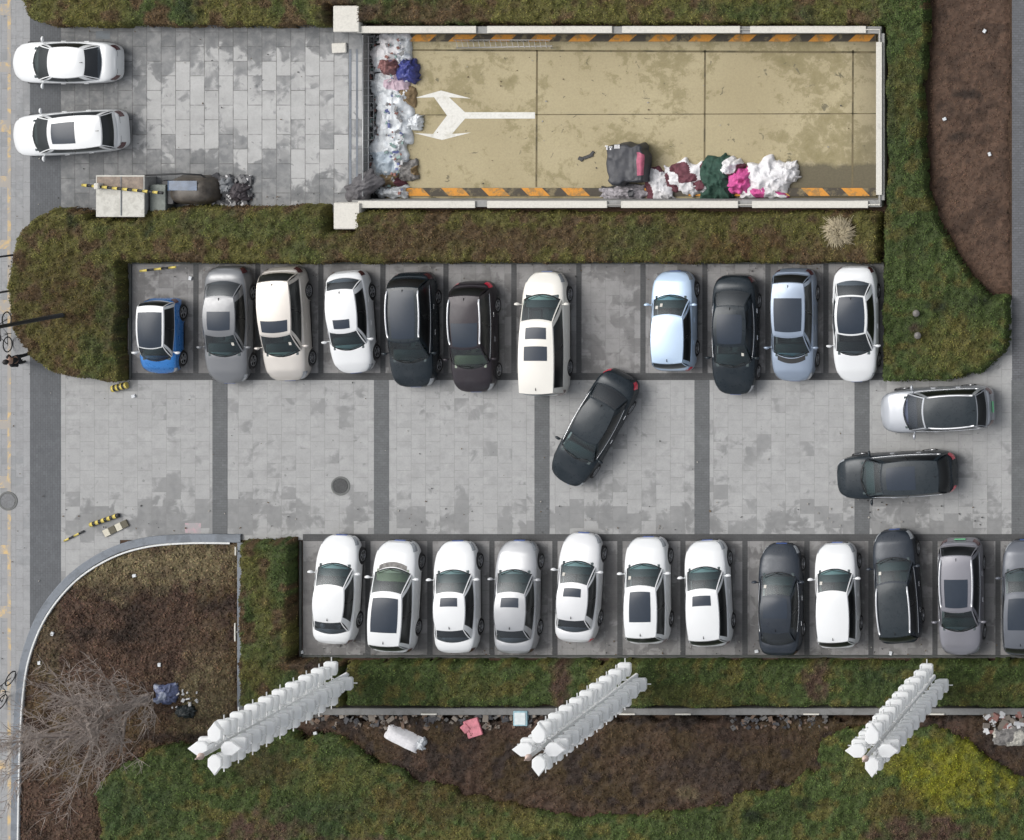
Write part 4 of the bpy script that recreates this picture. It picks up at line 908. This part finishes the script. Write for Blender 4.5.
PROF = {  # fractions of length from the nose: cowl, roof front, roof rear, rear glass base
    'sedan': dict(f=(.228, .43, .755, .892), fd=[0, .03, .10, .235, .33, .80, .90, .965, 1], zd=[.60, .70, .84, .965, .98, 1.00, 1.04, 1.00, .82], rw=(.655, .72, .62), bw=(.84, .92, .80), nf=3.9, nr=5.0),
    'suv': dict(f=(.215, .42, .892, .968), fd=[0, .03, .09, .225, .33, .80, .90, .97, 1], zd=[.72, .84, .97, 1.06, 1.07, 1.09, 1.09, 1.05, .95], rw=(.68, .75, .68), bw=(.85, .92, .87), nf=4.3, nr=6.0),
    'van': dict(f=(.165, .375, .955, .988), fd=[0, .03, .08, .185, .30, .80, .90, .97, 1], zd=[.70, .80, .92, 1.04, 1.07, 1.10, 1.10, 1.07, .98], rw=(.70, .78, .74), bw=(.86, .94, .90), nf=3.9, nr=7.5),
    'hatch': dict(f=(.225, .42, .83, .945), fd=[0, .03, .10, .235, .33, .80, .90, .965, 1], zd=[.62, .74, .88, .99, 1.0, 1.03, 1.05, 1.01, .88], rw=(.65, .72, .63), bw=(.83, .92, .82), nf=4.0, nr=5.0),
    'mini': dict(f=(.17, .37, .93, .985), fd=[0, .03, .08, .18, .33, .80, .90, .97, 1], zd=[.62, .76, .90, 1.0, 1.02, 1.05, 1.05, 1.02, .9], rw=(.66, .72, .68), bw=(.80, .91, .88), nf=4.5, nr=6.5),
}
def car(name, kind, px, py, L, W, H, ang, body, label, cat='car', roofmat=None, sun=(), rails=False, chrome=False, wh=0, plate=None, mirror=None, glass=None, dash=None, seat=None, scoop=False, sticker=False, tail=True, rwiper=False, group='cars parked in the lot'):
    pr = PROF[kind]; hw = W/2; o = empty(name, (*G(px, py, .65)[:2], .0), R(ang)); tag(o, label, cat, group)
    cen = (0, 0, .6); xs_ = np.linspace(0, 1, 401); Dt = smooth(np.interp(xs_, pr['fd'], pr['zd']), 7)
    def D(x): return float(np.interp((L/2-x)/L, xs_, Dt))
    def wf(x):
        xi = min(1, abs(2*x/L)); n_ = pr['nf'] if x > 0 else pr['nr']; return hw*max(0, 1-xi**n_)**(1/n_)
    wb = .588*L if kind != 'mini' else .62*L; xw = (L/2-.185*L-.01, L/2-.185*L-.01-wb)
    def S(x): return D(x)-.19 if kind != 'van' else D(x)-.16
    def zlow(x):
        z = .21+.10*max(0, (abs(2*x/L)-.88)/.12)
        for c in xw:
            d = abs(x-c)
            if d < .385: z = max(z, .30+math.sqrt(max(0, .385**2-d*d)))
        return z
    def prof(z): return float(np.interp(z, [.2, .35, .55, .72, .90, 1.1], [.945, .985, 1.0, .985, .955, .93]))
    def shear(x, z):
        e = max(0, (abs(2*x/L)-.75)/.25); return x-math.copysign(1, x)*.13*e*e*max(0, (z-.5)/.5)**1.6
    def surf(x, k, sd):
        s = S(x); zl = min(zlow(x), s-.02)
        if k <= .5: z = zl+(s-zl)*2*k; y = wf(x)*prof(z)
        else:
            th = (k-.5)*math.pi; z = s+(D(x)-s)*math.sin(th)**.72; y = wf(x)*prof(s)*max(0, math.cos(th))**.72
        return np.array((shear(x, z), sd*y, z))
    def deckz(x, y):
        s = S(x); ys = max(wf(x)*prof(s), 1e-3); q = min(.999, abs(y)/ys); th = math.acos(q**(1/.72)); return s+(D(x)-s)*math.sin(th)**.72
    st = []
    def wend(n_, sg):
        w0 = (1-.84**n_)**(1/n_); return [sg*(max(0, 1-(w0*(1-i/10))**n_))**(1/n_) for i in range(11)]
    st = [-x for x in sorted([-v for v in wend(pr['nr'], -1)], reverse=True)]
    st = sorted(set([round(v, 6) for v in wend(pr['nr'], -1)]+list(np.linspace(-.82, .82, 72))+[round(v, 6) for v in wend(pr['nf'], 1)]))
    st = [v*L/2 for v in st]
    ks = list(np.linspace(0, .5, 8))+list(np.linspace(.54, 1, 9))
    P = np.array([[surf(x, k, 1) for k in ks]+[surf(x, k, -1) for k in ks[::-1][1:]] for x in st])
    c1, rf, rr_, rb = [L/2-f*L for f in pr['f']]
    def mask(i, j):
        c = P[i:i+2, j:j+2].reshape(-1, 3).mean(0)
        return not (rb+.22 < c[0] < c1-.24 and abs(c[1]) < hw*.80 and c[2] > .8)
    mb = MB(); mb.grid(P, away=(0, 0, .55), mask=mask); mb.build('body', body, o)
    MB().box((0, 0, .42), (L*.90, W*.74, .46)).build('underbody', BLACK, o)
    for c in xw:
        for sd in (-1, 1):
            ma, mr = wheel_meshes(wh); w_ = mk('wheel', ma, o, (c, sd*(hw-.115), .33)); mk('rim', mr, w_)
    # greenhouse
    def curve(cx, bulge, y):                      # bulge > 0: corners behind the centre
        return lambda u_: np.array((cx-bulge*u_*u_, y*u_))
    bf, bm_, brr = [hw*v for v in pr['bw']]; tf, tm, tr_ = [hw*v for v in pr['rw']]
    cb = .26 if kind not in ('mini',) else .2; ct = .09
    rbb = .10 if kind in ('suv', 'van', 'mini') else .16
    zt_f, zt_m, zt_r = H-.085, H-.04, H-(.085 if kind in ('sedan', 'hatch') else .07)
    def fb(u_): y = bf*u_; x = c1-cb*u_*u_; return np.array((x, y, deckz(x, y)-.012))
    def ft(u_): return np.array((rf-ct*u_*u_, tf*u_, zt_f))
    def rbf(u_): y = brr*u_; x = rb+rbb*u_*u_; return np.array((x, y, deckz(x, y)-.012))
    def rtf(u_): return np.array((rr_+.05*u_*u_, tr_*u_, zt_r))
    def sb(s_, sd):
        y = bf+(brr-bf)*s_+4*(bm_-(bf+brr)/2)*s_*(1-s_); x = (c1-cb)*(1-s_)+(rb+rbb)*s_; return np.array((x, sd*y, deckz(x, y)-.012))
    def stp(s_, sd):
        y = tf+(tr_-tf)*s_+4*(tm-(tf+tr_)/2)*s_*(1-s_); x = (rf-ct)*(1-s_)+(rr_+.05)*s_
        z = zt_f*(1-s_)+zt_r*s_+4*(zt_m-(zt_f+zt_r)/2)*s_*(1-s_); return np.array((x, sd*y, z))
    vv = [0, .07, .2, .4, .6, .8, .93, 1.0]
    us = [-1, -.94, -.8, -.6, -.4, -.2, 0, .2, .4, .6, .8, .94, 1]
    def wallg(lo, hi, us_, bl):
        g = []
        for u_ in us_:
            a_, b_ = lo(u_), hi(u_); g.append([a_*(1-v)+b_*v+np.array(bl)*math.sin(math.pi*v) for v in vv])
        return np.array(g)
    FW = wallg(fb, ft, us, (.02, 0, .035)); RW = wallg(rbf, rtf, us, (-.02, 0, .03) if kind in ('sedan', 'hatch') else (-.04, 0, .01))
    pil = MB(); trim = MB(); gl = glass or WGLASS
    fm = lambda i, j: 1 <= i <= 10 and 1 <= j <= 5
    pil.grid(FW, mask=lambda i, j: not fm(i, j) and not (j == 0 and 1 <= i <= 10), away=cen); trim.grid(FW, mask=lambda i, j: j == 0 and 1 <= i <= 10, away=cen)
    MB().grid(FW, mask=fm, away=cen).build('windscreen', gl, o)
    rm = lambda i, j: 1 <= i <= 10 and (2 if kind in ('suv', 'mini', 'van') else 1) <= j <= 5
    pil.grid(RW, mask=lambda i, j: not rm(i, j), away=cen); MB().grid(RW, mask=rm, away=cen).build('rear_window', RGLASS if kind in ('sedan', 'hatch') else SGLASS, o)
    s0, s1 = .075, (.86 if kind == 'sedan' else .88 if kind == 'hatch' else .93); sm_ = .47
    ss = [0, s0*.5]+list(np.linspace(s0, sm_-.015, 9))+list(np.linspace(sm_+.015, s1, 9))+[(s1+1)/2, 1]
    nA = 2; nB = 10; nC = 11; nD = 19
    for sd in (-1, 1):
        g = []
        for s_ in ss:
            a_, b_ = sb(s_, sd), stp(s_, sd); g.append([a_*(1-v)+b_*v+np.array((0, sd*.045, 0))*math.sin(math.pi*v) for v in vv])
        g = np.array(g)
        m1 = lambda i, j: nA <= i < nB and 1 <= j <= 5
        m2 = lambda i, j: nC <= i < nD and 1 <= j <= 5
        mB = lambda i, j: nB <= i < nC and 1 <= j <= 5
        if kind in ('suv', 'van', 'mini') and roofmat is None: pass
        pil.grid(g, mask=lambda i, j: not (m1(i, j) or m2(i, j) or mB(i, j)), away=cen); MB().grid(g, mask=mB, away=cen).build('door_pillar', TRIM, o)
        MB().grid(g, mask=m1, away=cen).build('side_window', SGLASS, o); MB().grid(g, mask=m2, away=cen).build('side_window', SGLASS, o)
        if chrome:
            pts = [tuple(p+np.array((0, sd*.012, .012))) for p in g[1:20, 1]]; MB().tube(pts, .016, 6).build('window_trim', CHROME, o)
        if rails:
            pts = []
            for s_ in np.linspace(.05, .95, 12):
                p = stp(s_, sd); lift = .055 if .06 < s_ < .94 else .0
                pts.append((p[0], p[1]*1.0-sd*.02, p[2]+lift))
            MB().tube(pts, .036, 8).build('roof_rail', RAILM, o)
        # mirror
        mx_ = c1-cb-.20; yb0 = hw*.93
        m_ = MB(); g2 = []
        for a_ in np.linspace(0, math.pi, 7):
            g2.append([(mx_+.07*math.sin(a_)*math.cos(b_)*(1.25 if math.cos(b_) > 0 else .5), sd*(yb0+.15)-.125*math.cos(a_), D(mx_)+.03+.075*math.sin(a_)*math.sin(b_)) for b_ in np.linspace(0, 2*math.pi, 11)])
        m_.grid(g2); m_.tube([(mx_, sd*(yb0-.05), D(mx_)-.04), (mx_, sd*(yb0+.08), D(mx_)+.01)], .022, 6); m_.build('mirror', mirror or body, o)
        for fx in (.02, -.205):
            hx = fx*L; p = surf(hx, .40, sd); MB().box((p[0], p[1]+sd*.012, p[2]), (.20, .035, .035), bev=.01).build('door_handle', CHROME if chrome else body, o)
        def patch(nm, a_, b_, k0, k1, mt, n1=7, n2=5, off=.010):
            g3 = []
            for x in np.linspace(a_, b_, n1):
                row = []
                for k in np.linspace(k0, k1, n2):
                    p = surf(x, k, sd); e = .004; du = surf(x-math.copysign(e, x), k, sd)-p; dk = surf(x, min(k+.01, .999), sd)-p
                    nn = np.cross(du, dk); ln = np.linalg.norm(nn); nn = nn/ln if ln > 1e-9 else np.array((0, 0, 1.))
                    if np.dot(nn, p-np.array((0, 0, .5))) < 0: nn = -nn
                    row.append(p+nn*off)
                g3.append(row)
            return MB().grid(g3, away=cen).build(nm, mt, o)
        q = lambda n_, w_: (1-w_**n_)**(1/n_)*L/2
        patch('headlight', L/2*.84, q(pr['nf'], .60), .36, .64, LENS)
        patch('tail_light', -L/2*.90, -q(pr['nr'], .60), .30, .60 if kind == 'sedan' else .56, REDLENS if tail else DIMLENS)
        patch('grille', q(pr['nf'], .5), L/2*.99999, .12, .42, TRIM, 6, 3)
        patch('sill', xw[1]+.42, xw[0]-.42, .0, .12, BLACK, 6, 3, .006)
        patch('seam', L/2*.93 if False else q(pr['nf'], .80), q(pr['nf'], .30), .565, .59, TRIM, 8, 2, .004)
        patch('seam', -L/2*.985 if kind == 'sedan' else -L/2*.98, -q(pr['nr'], .3), .58, .60, TRIM, 6, 2, .004)
        # hood crease
    pil.build('pillars', roofmat if (roofmat is not None and kind in ('mini',)) else body, o); trim.build('cowl', TRIM, o)
    # roof
    dome = .045
    def roofp(s_, t_, off=0.0):
        l = stp(s_, 1); f_ = ft(t_); r_ = rtf(t_); x = f_[0]*(1-s_)+r_[0]*s_; z = l[2]+dome*(1-t_*t_)*(1-(2*s_-1)**6)
        return np.array((x, l[1]*t_, z+off))
    MB().grid([[roofp(s_, t_) for t_ in np.linspace(-1, 1, 15)] for s_ in np.linspace(0, 1, 17)], away=cen).build('roof', roofmat or body, o)
    for (a_, b_, w_) in sun:
        MB().grid([[roofp(s_, t_, .007) for t_ in np.linspace(-w_, w_, 11)] for s_ in np.linspace(a_, b_, 12)], away=cen).build('sunroof', ROOFGLASS, o)
    # aerial fin
    if kind != 'mini':
        p = roofp(.93, 0); MB().add([(p[0]+.09, -.012, p[2]-.01), (p[0]+.09, .012, p[2]-.01), (p[0]-.07, .016, p[2]-.01), (p[0]-.07, -.016, p[2]-.01), (p[0]-.05, 0, p[2]+.055)], [(0, 1, 4), (1, 2, 4), (2, 3, 4), (3, 0, 4)]).build('aerial', TRIM, o)
    # inside
    dz = deckz(c1-.4, 0)
    MB().box((c1-.33, 0, dz-.10), (.55, W*.74, .14), bev=.03).build('dashboard', dash or DASH, o)
    for sd in (-1, 1):
        s_ = MB(); xx = c1-1.22; s_.box((xx, sd*.36, .86), (.16, .46, .56), bev=.05, tilt=(0, -.25)); s_.box((xx-.08, sd*.36, 1.17), (.10, .24, .16), bev=.03); s_.box((xx+.3, sd*.36, .66), (.5, .46, .12), bev=.04); s_.build('seat', seat or SEAT, o)
    if kind in ('sedan', 'hatch'): MB().box((rb+.42, 0, dz-.06), (.6, W*.72, .06), bev=.02).box((rb+.78, 0, dz-.10), (.16, W*.66, .35), bev=.04).build('parcel_shelf', SEAT, o)
    MB().lathe([(.17, 0), (.185, .012), (.2, 0), (.185, -.012), (.17, 0)], (c1-.74, .36, .92), 'x', 16).build('steering_wheel', BLACK, o)
    MB().tube([tuple(fb(-.62)*.88+ft(-.62)*.12+np.array((.03, 0, .03))), tuple(fb(.05)*.86+ft(.05)*.14+np.array((.04, 0, .035)))], .012, 4).tube([tuple(fb(.0)*.92+ft(.0)*.08+np.array((.03, 0, .03))), tuple(fb(.72)*.84+ft(.72)*.16+np.array((.03, 0, .035)))], .012, 4).build('wiper', BLACK, o)
    if plate is not None:
        nz = .52; MB().box((-L/2-.005, 0, .72 if kind != 'sedan' else .60), (.03, .46, .15), bev=.006).build('number_plate', plate, o)
    MB().box((L/2+.003, 0, .46), (.02, .44, .13), bev=.004).build('number_plate', plate or PLATEB, o)
    # grille bar
    MB().tube([(L/2-.13-.02*abs(t)*6, t*hw*.55, D(L/2*.965)-.10) for t in (-1, -.5, 0, .5, 1)], .014, 5).build('grille_bar', CHROME, o)
    if scoop:
        MB().grid([[np.array((c1+.02+.20*a_ -.16*b_*b_, b_*hw*.62, deckz(c1+.02+.2*a_-.16*b_*b_, b_*hw*.62)+.007)) for b_ in np.linspace(-1, 1, 9)] for a_ in (0, .5, 1)], away=cen).build('cowl_vent', scoop if scoop is not True else GRYR, o)
    if sticker:
        for (u_, v_) in (( .72, .55), (.45, .5))[:1 if sticker == 1 else 2]:
            p = fb(u_)*(1-v_)+ft(u_)*v_+np.array((.025, 0, .045)); MB().box(tuple(p), (.14, .10, .01), tilt=(0, .5)).build('windscreen_sticker', COPING, o)
    if rwiper and kind == 'sedan':
        for u_ in (-.5, .5):
            p = rbf(u_)*.6+rtf(u_)*.4; MB().lathe([(.0, .0), (.09, .0), (.11, -.02)], (p[0]+.1, p[1], p[2]-.06), n=14).build('rear_speaker', GALV, o)
    return o

WHT = paint('white car paint', (.70, .715, .72)); WHTC = paint('cream white car paint', (.72, .70, .64)); SIL = paint('silver car paint', (.38, .40, .43), .45, .35)
SILW = paint('pale silver car paint', (.37, .38, .395), .3, .35); GRY = paint('mid grey car paint', (.165, .172, .182), .25, .35); BLK = paint('black car paint', (.012, .019, .025), .2, .3)
BLKB = paint('brown black car paint', (.026, .021, .026), .2, .35); NAV = paint('dark slate car paint', (.024, .031, .042), .2, .32); BGE = paint('beige car paint', (.58, .545, .50), .35, .35)
BLU = paint('bright blue car paint', (.015, .17, .50), .2, .3); PBL = paint('pale blue car paint', (.47, .60, .76), .3, .35); SBL = paint('silver blue car paint', (.27, .33, .42), .4, .35); DRF = paint('dark roof paint', (.020, .028, .034), .1, .3)
STONE = paint('stone silver car paint', (.20, .20, .225), .25, .35); SLB = paint('slate blue car paint', (.11, .12, .14), .2, .35)
PG = autoglass('pale green windscreen', (.62, .74, .62), 1.6); BG = autoglass('bluish windscreen', (.38, .42, .55), 1.6)
# upper left pair (noses to the left)
car('saloon_car', 'sedan', 66, 62.5, 4.45, 1.76, 1.46, 180, WHT, 'white saloon, upper of the two cars parked nose left on the forecourt', glass=autoglass('dark windscreen', (.2, .24, .24), 1.0), tail=False)
car('sport_utility_car', 'suv', 69.5, 133, 4.62, 1.80, 1.62, 184, WHT, 'white car with large square sunroof, lower of the two on the forecourt', sun=[(.06, .52, .66)], glass=autoglass('dark windscreen', (.2, .24, .24), 1.0), tail=False)
# upper row
car('microcar', 'mini', 161, 336, 3.1, 1.58, 1.56, -90, BLU, 'tiny bright blue car with white framed dark roof, first in the upper row', roofmat=WHT, mirror=WHT, sun=[(-.0, .86, .88)], tail=False)
car('saloon_car', 'sedan', 228, 325, 4.85, 1.84, 1.46, -90, GRY, 'mid grey saloon with big dark sunroof beside the tiny blue car', sun=[(.12, .62, .72)], sticker=1, tail=False)
car('sport_utility_car', 'suv', 285.5, 324, 4.72, 1.84, 1.66, -87, BGE, 'beige sport utility car with roof bars in the upper row', rails=False, sun=[(.05, .27, .82)], chrome=False, sticker=1, tail=False, wh=1)
car('hatchback', 'hatch', 350.5, 322, 4.25, 1.76, 1.50, -85.5, WHT, 'white hatchback parked at a slight slant in the upper row', sun=[(.08, .30, .55)], tail=False)
car('sport_utility_car', 'suv', 413.5, 330, 4.75, 1.88, 1.70, -89, BLK, 'black green tinted sport utility car with two silver roof rails in the upper row', roofmat=DRF, rails=True, chrome=True, sun=[(.05, .95, .72)], tail=False)
car('sport_utility_car', 'suv', 474, 337, 4.58, 1.82, 1.66, -89, BLKB, 'brown black sport utility car with pale green windscreen left of the cream van', rails=True, chrome=True, sun=[(.02, .48, .80)], glass=PG, dash=DASHG)
car('people_carrier', 'van', 545.5, 334, 5.15, 1.86, 1.76, 90, WHTC, 'long cream people carrier with two sunroofs, parked nose up', sun=[(.08, .24, .62), (.34, .54, .66)], tail=False, wh=1)
car('sport_utility_car', 'suv', 674, 321.5, 4.15, 1.78, 1.60, 90, PBL, 'short pale blue car parked nose up right of the empty bay', chrome=False, sticker=2)
car('saloon_car', 'sedan', 735, 335, 4.95, 1.86, 1.47, -90.5, BLK, 'long black saloon with chrome window line in the upper row', roofmat=BLK, sun=[(.03, .80, .78)], chrome=True, sticker=1, tail=False)
car('sport_utility_car', 'suv', 794, 325, 4.66, 1.84, 1.64, -90, SBL, 'silver blue sport utility car with black bonnet vent and wide sunroof', sun=[(.08, .72, .84)], tail=False, scoop=BLACK)
car('saloon_car', 'sedan', 855.5, 324, 4.80, 1.84, 1.46, -89.5, WHT, 'white saloon with full dark glass roof, last in the upper row', sun=[(.0, .99, .86)], glass=autoglass('grey windscreen', (.38, .44, .46), 1.5), tail=False)
# cars in the lane
car('saloon_car', 'sedan', 593.5, 428.5, 5.12, 1.84, 1.46, -119.5, BLK, 'dark saloon driving out of the empty bay at a slant', chrome=True, roofmat=DRF, group='cars moving in the lane')
car('sport_utility_car', 'suv', 937, 409.5, 4.68, 1.84, 1.64, 183, SIL, 'silver sport utility car with black roof, nose left under the right hedge', roofmat=DRF, rails=True, chrome=True, plate=PLATEG, glass=BG, tail=False, group='cars moving in the lane')
car('sport_utility_car', 'suv', 896.5, 475, 4.95, 1.86, 1.66, 183, BLK, 'black sport utility car with red tail lights, nose left in the lane', roofmat=DRF, sun=[(.08, .60, .70)], chrome=True, group='cars moving in the lane')
# lower row
car('saloon_car', 'sedan', 337, 590, 4.50, 1.78, 1.46, 93+180-180-6, WHT, 'white saloon with plain roof, first in the lower row', rwiper=True, tail=False)
car('sport_utility_car', 'suv', 395.5, 597, 4.62, 1.84, 1.66, 87, WHT, 'white sport utility car with large dark roof panel, second in the lower row', sun=[(.08, .74, .80)], glass=PG, dash=DASHG, scoop=True, wh=1, tail=False)
car('saloon_car', 'sedan', 456.5, 597.5, 4.62, 1.80, 1.46, 90.5, WHT, 'white saloon with small front sunroof between the big white car and the silver one', sun=[(.10, .34, .56)], tail=False)
car('saloon_car', 'sedan', 517, 597.5, 4.66, 1.78, 1.46, 89, SILW, 'silver saloon with small sunroof between two white saloons in the lower row', sun=[(.10, .36, .58)], tail=False)
car('saloon_car', 'sedan', 579, 588, 4.52, 1.76, 1.45, 86.5, paint('off white car paint', (.64, .65, .66), .1), 'whitish saloon with one red tail light showing and small sunroof', sun=[(.10, .34, .58)], sticker=1)
car('sport_utility_car', 'suv', 647.5, 591, 4.42, 1.80, 1.62, 90.5, WHT, 'white sport utility car with tall dark sunroof, directly below the slanted dark saloon', sun=[(.08, .68, .66)], tail=False, sticker=1)
car('sport_utility_car', 'suv', 708.5, 594, 4.40, 1.80, 1.62, 93, WHT, 'white sport utility car with small square sunroof left of the dark saloon', sun=[(.10, .30, .58)], tail=False)
car('saloon_car', 'sedan', 780.5, 600, 4.62, 1.78, 1.46, 90, NAV, 'dark slate saloon with chrome window line in the lower row', chrome=True, sun=[(.03, .6, .78)], sticker=1, tail=False)
car('hatchback', 'suv', 837.5, 596, 4.36, 1.78, 1.60, 91.5, WHT, 'white sport utility car with plain roof right of the dark slate saloon', sticker=1, tail=False)
car('sport_utility_car', 'suv', 897.5, 587, 4.72, 1.84, 1.68, 94, NAV, 'dark slate sport utility car with silver roof rails, parked nose up', rails=True, chrome=True, roofmat=DRF, tail=False, sticker=1)
car('sport_utility_car', 'suv', 961, 597, 4.82, 1.86, 1.66, -89.5, STONE, 'stone grey sport utility car parked nose down with silver rails and sunroof', rails=True, chrome=True, sun=[(.06, .58, .70)], plate=PLATEG, tail=False)
car('sport_utility_car', 'suv', 1024.5, 598, 4.76, 1.84, 1.64, 90, SLB, 'slate blue sport utility car cut off by the right edge', sun=[(.08, .66, .76)], tail=False)
